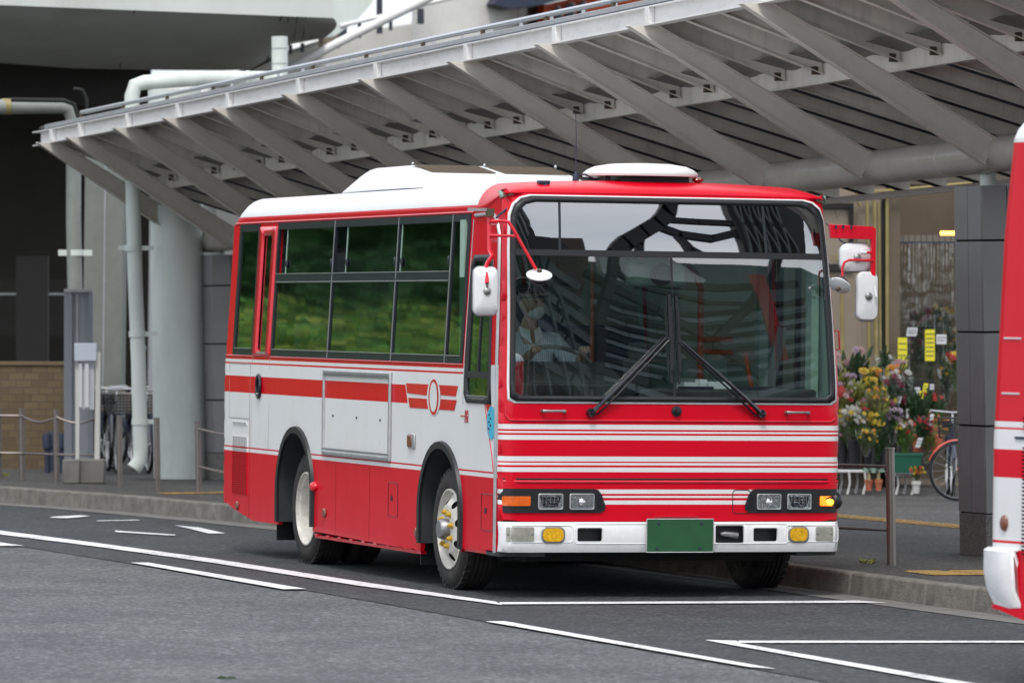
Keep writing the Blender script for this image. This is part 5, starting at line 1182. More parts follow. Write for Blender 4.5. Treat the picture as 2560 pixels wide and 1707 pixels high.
q = MB(); q.prism([at(-260,903,21.98), at(236,905,21.98), at(236,913,21.98), at(-260,911,21.98)][::-1], (0,.4,0)); q.build('coping', mat('coping_tile', (.17,.125,.07), .6), bw)
# notice frame and stop sign
q = MB(); fb = wp(196,1185,19.9); nf = thing('notice_frame', fb, 'tall grey metal notice frame behind the bus stop sign', 'notice frame')
pxbox(q, 180,221,729,1180,19.92,.03); q.build('board', mat('board_grey', (.30,.32,.35), .45, var=.05), nf)
for x0, x1 in ((160,180),(221,232)): q = MB(); pxbox(q, x0,x1,724,1185,19.86,.06); q.build('upright', mat('upright_grey', (.25,.27,.30), .4, .3), nf)
q = MB(); pxbox(q, 160,232,722,730,19.85,.06); q.build('top_bar', M['gutterm'], nf)
q = MB(); pxbox(q, 190,196,735,1160,19.90,.02); q.build('rib', M['gutterm'], nf)
sg_ = thing('bus_stop_sign', wp(214,1200,17.5), 'white bus stop sign board on two posts set in concrete blocks', 'bus stop sign')
q = MB(); pxbox(q, 186,241,858,902,17.45,.10); q.build('sign_head', mat('sign_face', (.52,.58,.66), .4), sg_, bevel=.004)
q = MB(); pxbox(q, 197,236,904,1024,17.50,.05); q.build('timetable_panel', mat('panel_pale', (.50,.53,.57), .4, var=.05), sg_, bevel=.003)
for x0, x1 in ((197,205),(212,222)): q = MB(); pxbox(q, x0,x1,908,1018,17.47,.02); q.build('timetable', M['paper'], sg_)
for a_, b_, c_, d_ in ((187,201,905,1158),(239,252,880,1158)):
    q = MB(); q.prism([at(a_+1,c_,17.5), at(b_-1,c_,17.5), at(b_-4,d_,17.5), at(a_-3 if a_ > 200 else a_+2,d_,17.5)][::-1], (.02,.05,0)); q.build('post', M['benchw'], sg_)
for x0, x1, y1_ in ((166,208,1205),(200,269,1212)):
    A_ = at(x0,y1_,17.35); B_ = at(x1,y1_,17.35); c_ = (A_+B_)/2; c_.z = .148
    q = MB(); q.obox(c_+Vector((0,.12,.115)), CR*((B_-A_).length/2), Vector((-CR.y,CR.x,0))*.12, (0,0,.115)); q.build('concrete_base', M['gutter'], sg_, bevel=.012)
# fences and posts
def post_mb(x, y, h, r_=.030, z0=.148, capr=True):
    q = MB(); q.tube([(x,y,z0-.03), vert((x,y,z0),h)], r_, 14)
    q.tube([vert((x,y,z0),h), vert((x,y,z0),h+.012)], r_*1.12, 14); return q
fe = thing('guard_fence', (1.2,18.3,.148), 'brown metal guard fence with two wavy rails at far left', 'fence')
fp = [(.93,18.5),(1.14,18.42),(1.37,17.95),(1.73,17.8)]
for x, y in fp: post_mb(x, y, .68).build('post', M['post'], fe)
for h in (.62, .26):
    q = MB(); pts = []
    for (xa, ya), (xb, yb) in zip(fp[:-1], fp[1:]):
        for k_ in range(8):
            t = k_/8; pts.append(vert((xa+(xb-xa)*t, ya+(yb-ya)*t-.03, .148), h-(.055*math.sin(PI*t) if h > .5 and xb > 1.2 else .0)))
    pts.append(vert((fp[-1][0], fp[-1][1]-.03, .148), h)); q.tube(pts, .011, 8); q.build('rail', M['post'], fe)
post_mb(1.58,16.28,.70,.027).build
for (x, y, lb) in ((1.58,16.28,'slim brown post on the kerb left of the drain pipe'),(1.69,15.3,'slim brown post on the kerb in front of the drain pipe')):
    tag(post_mb(x, y, .66, .027).build('bollard', M['post']), lb, 'bollard', 'slim brown posts')
fe2 = thing('guard_fence', (1.92,14.7,.148), 'brown guard fence running in behind the tail of the bus', 'fence')
for x, y in ((1.92,14.70),(2.55,12.2)): post_mb(x, y, .64, .027).build('post', M['post'], fe2)
for h in (.585,.245): q = MB(); q.tube([vert((1.92,14.67,.148),h), vert((2.0,14.35,.148),h-.03), vert((2.1,14.0,.148),h-.055), vert((2.3,13.2,.148),h-.05), vert((2.55,12.17,.148),h-.02)], .012, 8); q.build('rail', M['post'], fe2)
fe3 = thing('guard_fence', (3.1,1.1,.148), 'steel post with two rails beside the front corner of the bus', 'fence')
post_mb(3.11,1.12,.775,.031).build('post', M['bollard'], fe3); post_mb(2.78,4.6,.775,.031).build('post', M['bollard'], fe3)
for h, sag in ((.66,.07),(.235,-.03)):
    q = MB(); q.tube([vert((3.11,1.12,.148),h), vert((3.02,1.9,.148),h-.012), vert((2.92,3.0,.148),h-sag), vert((2.78,4.6,.148),h-sag*.6)], .0105, 8); q.build('rail', M['bollard'], fe3)
for i, (x0, x1, y0, y1, yy) in enumerate(((107,130,1126,1190,20.6),(143,169,1128,1190,20.6),(122,142,1075,1150,21.2),(164,186,1078,1150,21.2))):
    A_ = at((x0+x1)/2, y1, yy); A_.z = .148; rr_ = (x1-x0)/2/250
    q = MB(); q.lathe([(rr_*.62,0),(rr_*.62,.24),(rr_,.25),(rr_,.36),(rr_*.8,.40),(0,.41)], A_, UP, 16)
    tag(q.build('cycle_stand', M['ink']), ['black domed cycle stand, front left of a group of four', 'black domed cycle stand, front right of a group of four', 'black domed cycle stand, back left of a group of four', 'black domed cycle stand, back right of a group of four'][i], 'cycle stand', 'black cycle stands by the tiled wall')
# bicycles
def bicycle(loc, rz, col, fender, label, basket=True, s=.92, lean=0.0):
    ORGZ = thing('bicycle', (0,0,0), label, 'bicycle', 'parked bicycles')
    for x_ in (-.52, .52):
        q = MB(); q.lathe([(.306,-.020),(.326,-.020),(.338,-.008),(.338,.008),(.326,.020),(.306,.020)], (x_,0,.338), (0,1,0), 40); wh = q.build('wheel', M['black'], ORGZ)
        q = MB(); q.lathe([(.300,-.012),(.316,-.012),(.316,.012),(.300,.012),(.300,-.012)], (x_,0,.338), (0,1,0), 40); q.build('rim', M['alu'], wh)
        q = MB()
        for i in range(18): a = 2*PI*i/18; q.tube([(x_+.02*math.cos(a+1),.02*(-1)**i,.338+.02*math.sin(a+1)), (x_+.305*math.cos(a),0,.338+.305*math.sin(a))], .0022, 4, caps=False)
        q.lathe([(.02,-.03),(.02,.03)], (x_,0,.338), (0,1,0), 10); q.build('spokes', M['alu'], wh)
        q = MB(); pts = [(x_+.362*math.cos(a), 0, .338+.362*math.sin(a)) for a in [math.radians(20+d) for d in range(0, 150, 10)]]
        vs = []
        for p in pts: vs += [(p[0], -.026, p[2]-.008), (p[0], 0, p[2]+.004), (p[0], .026, p[2]-.008)]
        q.add(vs, [(i*3+j, i*3+j+1, i*3+j+4, i*3+j+3) for i in range(len(pts)-1) for j in (0, 1)], 0, True); q.build('mudguard', fender, wh)
    q = MB(); q.tube([(-.52,0,.338),(-.12,0,.30),(-.25,0,.74)], .013, 8); q.tube([(-.12,0,.30),(.10,0,.42),(.36,0,.72)], .018, 8); q.tube([(-.52,0,.338),(-.24,0,.70)], .010, 8); q.tube([(.34,0,.86),(.40,0,.64),(.52,0,.338)], .014, 8); q.build('frame', col, ORGZ)
    q = MB(); q.tube([(.34,0,.86),(.30,0,.98)], .012, 8); q.tube([(.12,-.25,.98),(.24,-.25,1.0),(.31,-.12,.99),(.32,0,.98),(.31,.12,.99),(.24,.25,1.0),(.12,.25,.98)], .011, 8); q.build('handlebar', M['alu'], ORGZ)
    for sy in (-1, 1): q = MB(); q.tube([(.06,sy*.25,.972),(.18,sy*.25,.988)], .016, 8); q.build('grip', mat('grip_tan', (.55,.40,.24), .7) if sy < 0 else bpy.data.materials['grip_tan'], ORGZ)
    q = MB(); q.tube([(-.25,0,.74),(-.27,0,.82)], .012, 8); q.add([(-.40,-.09,.84),(-.40,.09,.84),(-.25,.06,.86),(-.10,.02,.845),(-.10,-.02,.845),(-.25,-.06,.86)], [(0,1,2,3,4,5)]); q.prism([(-.40,-.09,.80),(-.10,-.02,.82),(-.10,.02,.82),(-.40,.09,.80)], (0,0,.05)); q.build('saddle', M['black'], ORGZ, bevel=.01)
    if basket:
        q = MB(); x0, x1, y0, y1, z0, z1 = .42,.68,-.16,.16,.70,.92
        for t in range(7):
            z = z0+(z1-z0)*t/6; e_ = .02*t/6; pts = [(x0-e_,y0-e_,z),(x1+e_,y0-e_,z),(x1+e_,y1+e_,z),(x0-e_,y1+e_,z),(x0-e_,y0-e_,z)]; q.tube(pts, .004 if t < 6 else .008, 4, caps=False)
        for t in range(9):
            y = y0+(y1-y0)*t/8; q.tube([(x1+.02,y,z1),(x1,y,z0),(x0,y,z0),(x0-.02,y,z1)], .003, 4, caps=False)
        for t in range(1, 8):
            x = x0+(x1-x0)*t/8; q.tube([(x,y0-.02,z1),(x,y0,z0),(x,y1,z0),(x,y1+.02,z1)], .003, 4, caps=False)
        q.build('basket', basket if not isinstance(basket, bool) else M['black'], ORGZ)
    q = MB(); q.lathe([(.085,-.006),(.09,0),(.085,.006)], (-.12,.03,.30), (0,1,0), 20); q.tube([(-.12,-.05,.30),(-.06,-.05,.16)], .008, 6); q.tube([(-.12,.07,.30),(-.18,.07,.44)], .008, 6); q.build('crank', M['alu'], ORGZ)
    ORGZ.location = loc; ORGZ.rotation_euler = (lean, 0, rz); ORGZ.scale = (s, s, s); return ORGZ
redb = mat('bike_red', (.62,.05,.012), .3, coat=.5); silv = mat('bike_grey', (.25,.25,.26), .4, .4); blkb = mat('bike_dark', (.02,.03,.07), .4)
def gpos(px, py): p = atz(px, py, .148); return (p.x, p.y, .148)
g_ = at(2405,1235,12.6); bicycle((g_.x+.52,12.9,.148), math.radians(172), redb, redb, 'bicycle with an orange red frame and mudguard half hidden by the clad column', basket=False, s=.80)
g_ = at(2352,1255,14.0); bicycle((g_.x+.22,14.3,.148), math.radians(250), blkb, M['ink'], 'dark bicycle with a black front basket standing beside the flower stall', s=.80)
for i, (px_, Y_, rz, cc, lb) in enumerate(((285,22.2,-110,blkb,'dark bicycle in the back row left of the drain pipe'),(250,22.0,-75,blkb,'dark bicycle in the back row behind the bus stop sign'),(262,21.0,-105,blkb,'navy bicycle with a mesh basket behind the bus stop sign'),(300,20.6,-98,silv,'grey bicycle with a pale basket left of the drain pipe'),(318,21.6,-80,blkb,'dark bicycle pushed in close behind the drain pipe'),(372,20.6,-95,silv,'bicycle seen in the gap between drain pipe and round column'))):
    g_ = at(px_, 1190, Y_); bicycle((g_.x,Y_+.3,.148), math.radians(rz), cc, M['ink'], lb, basket=(mat('basket_grey', (.22,.20,.18), .5) if i in (1,4) else True), s=.86)
# ================================================================== UPPER BACKGROUND
wb = thing('station_building', at(1000,1190,46), 'white station building wall with a round stair tower above the canopy', 'building')
q = MB(); q.prism([at(x,y,46) for x, y in [(540,240),(600,195),(640,172),(720,135),(885,80),(1052,58),(1100,40),(1300,40),(1300,900),(540,900)]], (0,6,0)); q.build('wall', M['wallw'], wb)
c_ = at(1160,300,44.2); c_.z = 0; q = MB(); q.lathe([(.80,0),(.80,14)], c_, (0,0,1), 48); q.prism([c_+Vector((0,-.1,3)), c_+Vector((1.2,-.1,3)), c_+Vector((1.2,-.1,14)), c_+Vector((0,-.1,14))], (0,1,0)); q.build('stair_tower', M['wallw'], wb)
q = MB(); q.prism([at(x,y,43) for x, y in [(1236,10),(1246,15),(1279,22),(1360,12),(1480,-20),(1720,-60),(1720,-120),(1260,-30)]], (0,2.5,0)); q.build('dark_eave', M['ink'], wb)
q = MB(); q.prism([at(x,y,44) for x, y in [(1279,120),(1279,20),(1359,8),(1359,120)]], (0,.3,0)); q.build('glass_panel', mat('grey_glass', (.10,.11,.12), .15, coat=.5), wb)
q = MB(); q.prism([at(x,y,43.6) for x, y in [(1359,120),(1359,14),(1500,-20),(1760,-80),(1760,120)]], (0,.3,0)); so_ = q.build('orange_sign', mat('sign_orange', (.72,.09,.02), .5, var=.1, vscale=4), wb)
for k_, pl_ in enumerate(([(1389,60),(1388,22),(1394,16),(1403,30),(1406,60)], [(1414,60),(1416,14),(1424,9),(1434,10),(1437,60)], [(1449,60),(1447,30),(1452,6),(1460,4),(1464,16),(1462,60)])):
    q = MB(); q.prism([at(x+3,y-2,43.56) for x, y in pl_][::-1], (0,.02,0)); q.build('letter_edge', M['paper'], so_)
    q = MB(); q.prism([at(x,y,43.52) for x, y in pl_][::-1], (0,.02,0)); q.build('letter', mat('letter_dark', (.03,.05,.07), .5), so_)
q = MB(); q.prism([at(x,y,52) for x, y in [(340,620),(340,378),(420,392),(470,410),(560,425),(640,445),(760,470),(760,620)]], (0,3,0)); tag(q.build('office_block', M['bluegrey'], origin=at(560,1190,52)), 'plain blue grey building seen under the far end of the canopy', 'building')
q = MB(); q.prism([at(x,y,30) for x, y in [(834,-60),(834,92),(850,82),(890,55),(925,15),(945,-15),(960,-60)]], (0,1.5,0)); tag(q.build('curved_panel', M['concrete'], origin=at(870,92,30)), 'pale curved panel rising beside the end of the viaduct', 'panel')
st_ = thing('roof_walkway', at(900,170,32), 'walkway with pale slanting tubes and dark posts against the sky', 'walkway')
q = MB(); q.tube([at(716,176,28), at(760,152,28), at(900,80,28), at(1064,0,28), at(1140,-40,28)], .053, 14); q.build('handrail', M['steelw'], st_)
q = MB(); q.tube([at(850,66,30), at(960,40,30), at(1060,12,30), at(1160,-12,30)], .026, 10); q.build('handrail', M['steelw'], st_)
for x0, x1, y0, y1 in ((941,956,-40,84),(846,867,52,95),(972,981,45,76),(894,903,55,95),(1043,1060,22,60),(721,730,112,136),(751,760,108,130)):
    q = MB(); pxbox(q, x0, x1, y0, y1, 33, .1); q.build('post', mat('post_dark', (.03,.035,.05), .5) if 'post_dark' not in bpy.data.materials else bpy.data.materials['post_dark'], st_)
q = MB(); pxbox(q, 796,848,72,120,34,.2); q.build('soffit', mat('brown_soffit', (.20,.16,.12), .7), st_)
# ================================================================== FLOWER SHOP
YS = 16.8
sh = thing('flower_shop', at(2230,1200,YS), 'shop front behind the stall with beige wall, ochre pipes and dim interior', 'shop front')
def wall(x0, x1, y0, y1, Y, m_, name, d=.1, par=sh):
    q = MB(); pxbox(q, x0, x1, y0, y1, Y, d); return q.build(name, m_, par)
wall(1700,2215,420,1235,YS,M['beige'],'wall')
wall(1000,1720,440,1245,30,mat('blocking_wall_dim', (.10,.095,.08), .8, var=.2, vscale=1.5),'blocking_wall',.3)  # unseen wall added to block bright sky behind the bus windows
wall(2052,2128,508,522,YS-.03,M['joint'],'poster_frame'); wall(2122,2134,508,662,YS-.035,M['joint'],'poster_frame'); wall(2052,2134,660,678,YS-.04,M['joint'],'poster_frame')
for x_, y0, y1, r_, m_ in ((2168,490,1180,.016,'yell'),(2186,500,1180,.020,'yell'),(2197,505,1180,.012,'yell'),(2104,712,1180,.018,'yell'),(2147,690,1180,.008,'beige'),(2140,530,620,.014,'brownw')):
    q = MB(); q.tube([at(x_,y0,YS-.08), at(x_+ (y1-y0)*.012,y1,YS-.08)], r_, 8); q.build('wall_pipe', M[m_], sh)
q = MB(); q.tube([at(2050,500,YS-.1), at(2140,494,YS-.1), at(2150,515,YS-.1)], .014, 8); q.tube([at(2140,485,YS-.1), at(2460,455,YS-.1)], .018, 8); q.build('wall_pipe', M['yell'], sh)
q = MB(); q.tube([at(2088,525,YS-.05), at(2092,545,YS-.05), at(2098,538,YS-.05)], .003, 5); q.build('wire_hook', M['ink'], sh)
text_mesh('川町', .085, at(2089,646,YS-.02), CR, UP, M['yell'], 'lettering', sh)
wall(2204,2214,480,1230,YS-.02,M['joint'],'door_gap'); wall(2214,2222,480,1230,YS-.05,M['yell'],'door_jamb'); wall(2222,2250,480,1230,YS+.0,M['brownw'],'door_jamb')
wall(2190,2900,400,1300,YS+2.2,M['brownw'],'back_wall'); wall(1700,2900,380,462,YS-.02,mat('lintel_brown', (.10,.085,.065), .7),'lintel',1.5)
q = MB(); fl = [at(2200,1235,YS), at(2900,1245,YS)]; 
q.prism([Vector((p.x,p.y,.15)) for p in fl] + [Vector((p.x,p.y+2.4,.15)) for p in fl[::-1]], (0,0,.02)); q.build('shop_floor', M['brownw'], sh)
q = MB()
for i in range(14): pxbox(q, 2243+i*15, 2256+i*15, 588, 604, YS+.1, .05)
tl = q.build('valance', mat('tile_valance', (.16,.14,.11), .5), sh)
wall(2236,2470,604,608,YS+.08,M['ink'],'curtain_rail',.06)
q = MB(); q.tube([at(2352,583,YS+.9), at(2470,583,YS+.9)], .02, 8); q.build('strip_lamp', mat('warm_lamp', (1,.55,.2), .4, emit=(1,.38,.06), estr=5), sh)
# clear vinyl strips: wavy sheets
for i in range(9):
    q = MB(); x0 = 2247+i*21; vs = []; rnd = random.Random(i*7+1); ph = rnd.random()*6; nn_ = 14; mm_ = 16
    for a_ in range(mm_+1):
        for b_ in range(nn_+1):
            p = at(x0+26*b_/nn_, 606+(1075-606)*a_/mm_, YS+.12+.012*(i % 2)); p.y += .022*math.sin(ph+b_*1.3+.35*math.sin(a_*.7+i))*(.4+a_/mm_); vs.append(p)
    q.add(vs, [(a_*(nn_+1)+b_, (a_+1)*(nn_+1)+b_, (a_+1)*(nn_+1)+b_+1, a_*(nn_+1)+b_+1) for a_ in range(mm_) for b_ in range(nn_)], 0, True)
    q.build('vinyl_strip', M['vinyl'], sh)
def card(x0, x1, y0, y1, Y, m_, lines, label, slant=0, group='price cards at the flower stall', cat='price card', ls=1):
    q = MB(); q.prism([at(x0+slant,y0,Y), at(x1+slant,y0,Y), at(x1,y1,Y), at(x0,y1,Y)][::-1], (0,.006,0)); o = q.build('price_card', m_, origin=at((x0+x1)/2,y1,Y)); tag(o, label, cat, group)
    q = MB(); rnd = random.Random(int(x0))
    for k_ in range(lines):
        yy = y0+(y1-y0)*(k_+1)/(lines+1.2); xx = x0+(x1-x0)*.12
        while xx < x1-(x1-x0)*.15:
            wd = (x1-x0)*rnd.uniform(.05,.13); sl_ = slant*(1-(yy-y0)/(y1-y0))
            q.add([at(xx+sl_,yy-1.1*ls,Y-.003), at(xx+wd+sl_,yy-1.1*ls,Y-.003), at(xx+wd+sl_,yy+1.1*ls,Y-.003), at(xx+sl_,yy+1.1*ls,Y-.003)], [(3,2,1,0)]); xx += wd*1.5
    if lines: q.build('writing', M['ink'], o)
card(2245,2268,844,921,YS-.1,M['ypaper'],4,'long yellow price strip left of the curtain',0,ls=1.6); card(2313,2337,824,902,YS-.1,M['ypaper'],6,'long yellow price strip hung on the middle of the curtain',0,ls=1.5)
card(2266,2291,819,840,YS-.05,M['paper'],3,'white notice high on the left of the curtain',3); card(2341,2366,836,860,YS-.05,M['paper'],2,'white notice on the right of the curtain')
card(2306,2317,958,981,15.4,M['ypaper'],2,'tilted yellow card above the green plants',4); card(2299,2309,977,1000,15.3,M['ypaper'],2,'small yellow card below the tilted one',0); card(2287,2300,968,990,15.35,M['paper'],2,'white card with a blue print left of the yellow cards'); card(2325,2335,960,974,15.5,M['paper'],1,'small white folded card right of the yellow cards',0)
card(2235,2250,990,1008,15.2,M['paper'],1,'white card clipped to a black bucket',6); card(2182,2190,1040,1055,15.1,M['paper'],1,'narrow white card in the white bouquet',5); card(2266,2272,1022,1045,15.2,M['paper'],1,'narrow upright white card between buckets',0)
card(2322,2330,1034,1063,14.8,M['paper'],2,'white plant label under a red tag',5); card(2288,2300,1094,1118,14.7,M['paper'],2,'slanted white label stuck in the green planter',8); card(2110,2122,1088,1104,14.9,M['paper'],1,'white card on the front left bucket',4); card(2089,2096,1088,1104,14.9,M['paper'],1,'white card at the left end of the front buckets',4); card(2242,2256,1058,1066,14.8,M['paper'],1,'small white card in the mixed flower pot',0)
def blossom(q, c, r_, rnd, mi=0):
    r_ *= 1.2
    nrm = Vector((rnd.uniform(-.7,.7), -1, rnd.uniform(-.2,1.0))).normalized(); a_ = nrm.orthogonal().normalized(); b_ = nrm.cross(a_); n_ = 9
    for ring_ in (0, 1):
        rr_ = r_*(1-.42*ring_); lift = nrm*r_*(.12+.28*ring_)
        for k_ in range(n_):
            t = 2*PI*(k_+.5*ring_)/n_+rnd.uniform(-.15,.15); t2 = .30
            p1 = c+(a_*math.cos(t-t2)+b_*math.sin(t-t2))*rr_*.75+lift; p2 = c+(a_*math.cos(t)+b_*math.sin(t))*rr_*1.08+lift*.8; p3 = c+(a_*math.cos(t+t2)+b_*math.sin(t+t2))*rr_*.75+lift
            q.add([c+lift*.4, p1, p2, p3], [(0,1,2,3)], mi)
    q.ball(c+nrm*r_*.35, r_*.3, 6, 4, mi)
def leafq(q, p, d, ln, wd, mi=0):
    d = d.normalized(); s_ = d.cross(Vector((.2,-1,.3))).normalized()*wd; bend = Vector((0,0,-.12*ln)); nrm = s_.cross(d).normalized()*wd*.35
    q.add([p, p+d*ln*.35+s_, p+d*ln*.75+s_*.7+bend*.5, p+d*ln+bend, p+d*ln*.75-s_*.7+bend*.5, p+d*ln*.35-s_, p+d*ln*.5+nrm+bend*.2], [(0,1,6),(1,2,6),(2,3,6),(3,4,6),(4,5,6),(5,0,6)], mi)
def bouquet(px, py, Y, R_, cols, label, leaf='leaf', n=16, wrap=True, stem=.28, lean=(0,0), br=.024, leaves=34, leaflen=.09, hs=.6, cat='bouquet'):
    c = at(px, py, Y); base = c+Vector((lean[0], lean[1], -stem)); rnd = random.Random(int(px*3+py)); t_ = thing('bouquet', base, label, cat, 'bouquets and pot plants at the flower stall')
    for ci in sorted(set(cols)):
        q = MB()
        for k_ in range(n):
            cc = cols[k_ % len(cols)]
            a1 = rnd.uniform(0, 2*PI); rr_ = R_*math.sqrt(rnd.random()); p = c+Vector((rr_*math.cos(a1), rr_*math.sin(a1)*.6-.02, rnd.uniform(-hs,hs)*R_+.4*R_*(1-rr_/R_)))
            if cc == ci: blossom(q, p, br*rnd.uniform(.75,1.2), rnd)
            else: rnd.random()
        if q.v: q.build('blossoms', FL[ci], t_)
    q = MB(); leaves = int(leaves*2.2)
    for k_ in range(leaves):
        a1 = rnd.uniform(0, 2*PI); rr_ = R_*rnd.random(); top = c+Vector((rr_*math.cos(a1), rr_*math.sin(a1)*.6, rnd.uniform(-.9,.5)*R_)); p = base.lerp(top, rnd.uniform(.5,.95))
        leafq(q, p, (top-base)+Vector((rnd.uniform(-.1,.1), rnd.uniform(-.15,.05), rnd.uniform(-.02,.1))), leaflen*rnd.uniform(.6,1.3), leaflen*.14)
        if k_ % 3 == 0: q.tube([base+Vector((rnd.uniform(-.015,.015),0,0)), top], .0022, 4)
    q.build('leaves', M[leaf], t_)
    if wrap:
        q = MB(); n_ = 22; vs = []
        for h_ in range(7):
            t = h_/6; r1 = .02+(R_*1.12-.02)*t**1.1
            for k_ in range(n_):
                a1 = 2*PI*k_/n_; rr_ = r1*(1+.10*math.sin(k_*3.1+h_)*t); p = base.lerp(c+Vector((0,0,R_*.25)), t); vs.append(p+Vector((rr_*math.cos(a1), rr_*.6*math.sin(a1), .035*math.sin(k_*2.3)*t)))
        q.add(vs, [(h_*n_+k_, h_*n_+(k_+1) % n_, (h_+1)*n_+(k_+1) % n_, (h_+1)*n_+k_) for h_ in range(6) for k_ in range(n_)], 0, True); q.build('wrapping', M['wrap'], t_)
    return t_
bouquet(2140,918,15.6,.20,['pink','lilac'],'tall bouquet of pale pink lilies with dusky green leaves',leaf='leafd',n=9,br=.034,leaves=60,leaflen=.17,stem=.42)
bouquet(2212,898,15.8,.09,['white'],'plain clear wrapped bunch catching the light above the yellow mums',leaf='leafd',n=4,leaves=20,leaflen=.13,stem=.34)
bouquet(2245,905,15.8,.08,['pink'],'pale cream bunch just left of the yellow price strip',leaf='leafy',n=5,leaves=16,br=.03)
bouquet(2176,940,15.4,.10,['yellow','yellow','orange'],'bright yellow and orange chrysanthemum bunch at the top row',n=20,stem=.36)
bouquet(2232,930,15.5,.09,['yellow','orange','white'],'yellow chrysanthemum bunch nearest the long yellow strip',n=18,stem=.4)
bouquet(2232,950,15.2,.11,['maroon','maroon','white'],'maroon carnation bunch in a black bucket',n=18,stem=.4,leaf='leafd')
bouquet(2270,940,15.4,.05,['white','maroon'],'two pale blooms on tall stems right of the maroon bunch',n=4,stem=.45,leaf='leafd',leaves=10)
bouquet(2106,992,15.1,.10,['red','pink'],'red and pink mixed bunch beside the bus corner',n=12,leaf='leafy')
bouquet(2192,990,15.0,.11,['orange','yellow'],'orange spray chrysanthemum bunch in the middle row',n=26,br=.016,leaf='leafy',leaves=50,leaflen=.12,stem=.36)
bouquet(2136,975,15.2,.11,['white'],'leafy yellow green bunch with a few white blooms',n=5,leaf='leafy',leaves=60,leaflen=.12)
bouquet(2128,1045,14.8,.13,['white','white','yellow'],'big round white bouquet with yellow fringe, lowest at left',n=46,br=.022,stem=.34)
bouquet(2155,1022,14.9,.06,['red'],'few red blooms behind the white bouquet',n=6)
bouquet(2166,1088,14.6,.10,['orange','yellow'],'low orange and yellow bunch tipping over a bucket',n=24,br=.014,leaf='leaf',stem=.2)
bouquet(2196,1080,14.9,.11,['white'],'dark leafy bunch between the buckets',n=0,leaf='leafd',leaves=70,leaflen=.10,wrap=False)
bouquet(2262,1070,14.5,.10,['white','yellow','pink','red'],'mixed white, yellow and pink flowers growing in the green planter',n=34,br=.018,leaf='leaf',leaves=80,leaflen=.08,wrap=False,stem=.30,cat='pot plant')
bouquet(2306,1058,14.8,.09,['red','maroon'],'dark red flowers above the terracotta trough',n=22,br=.015,leaf='leafd',leaves=40,wrap=False,stem=.2,cat='pot plant')
bouquet(2295,1005,15.2,.13,['white'],'dense dark green foliage plant under the yellow cards',n=0,leaf='leafd',leaves=130,leaflen=.09,wrap=False,cat='pot plant')
bouquet(2330,1000,15.4,.12,['red'],'dark trailing plant behind the black basket',n=3,leaf='leafd',leaves=90,leaflen=.09,wrap=False,cat='pot plant')
bouquet(2388,900,15.6,.09,['orange','yellow','red'],'orange and red bouquet peeping out beside the clad column',n=16,br=.03,stem=.3)
bouquet(2368,930,15.8,.09,['yellow'],'dull yellow spray left of the bouquet by the clad column',n=14,br=.014,leaf='leafd',leaves=40)
bouquet(2292,1178,14.2,.075,['orange','yellow','red'],'orange flowers in the small white pot on the ground',n=26,br=.013,leaf='leaf',leaves=30,leaflen=.05,wrap=False,stem=.08,cat='pot plant')
for i, (px_, py_) in enumerate(((2325,850),(2290,860),(2372,850),(2350,790),(2300,800))):
    bouquet(px_, py_, YS+1.2, .13, [['yellow'],['maroon','pink'],['yellow','white'],['yellow'],['maroon']][i], ['yellow flowers dim behind the right of the curtain','maroon orchids dim behind the left of the curtain','pale yellow flowers dim beside the column edge','yellow sprays high behind the curtain','purple sprays high behind the left of the curtain'][i], n=16, leaf='leafd', leaves=60, leaflen=.12, stem=.5, wrap=False)
q = MB(); pxbox(q, 2060,2335,950,1176,16.35,.35); tag(q.build('dark_backdrop', M['joint'], origin=at(2200,1176,16.35)), 'plain dark box added as a backdrop behind the flower buckets', 'stand')  # dark box added to deepen contrast behind the flowers
fill = [(2118,1010,15.3,['yellow','pink'],'small yellow and pink bunch wedged left of the orange spray'),(2160,1000,15.2,['pink','white'],'pink and white bunch behind the orange spray'),(2178,965,15.3,['yellow'],'second yellow bunch just below the top row'),(2205,965,15.35,['orange','white'],'orange and white bunch below the top row'),(2112,950,15.5,['lilac'],'lilac bunch low beside the bus pillar'),(2222,1010,15.2,['yellow','maroon'],'yellow and maroon bunch above the tall bucket'),(2250,1000,15.4,['maroon'],'dim maroon bunch right of the tall bucket'),(2102,1075,14.9,['white','pink'],'white and pink bunch at the left end near the bus'),(2186,1050,14.9,['yellow'],'yellow bunch right of the big white bouquet'),(2232,1040,15.1,['lilac'],'lilac bunch in front of the tall bucket'),(2318,1085,14.9,['red'],'red blooms tucked over the terracotta trough'),(2350,1060,15.1,['orange'],'orange blooms near the wire rack')]
for i_, (a_, b_, c_, d_, e_) in enumerate(fill): bouquet(a_, b_, c_, .09, d_, e_, n=18, leaf=('leafd','leafy','leaf')[i_ % 3], leaves=38, leaflen=.11, stem=.28)
def tub(px, py0, py1, r_, Y, m_, label, taper=.8, name='bucket', cat='bucket', rim=True):
    b_ = at(px, py1, Y); h = (at(px, py0, Y)-b_).length; q = MB(); q.lathe([(0,0),(r_*taper,0),(r_,h),(r_*1.08 if rim else r_,h),(r_*1.08 if rim else r_,h-.03 if rim else h),(r_*.98,h-.03),(r_*.9,h-.05),(0,h-.05)], b_, (0,0,1), 22)
    return tag(q.build(name, m_, origin=b_), label, cat, 'buckets and pots at the flower stall')
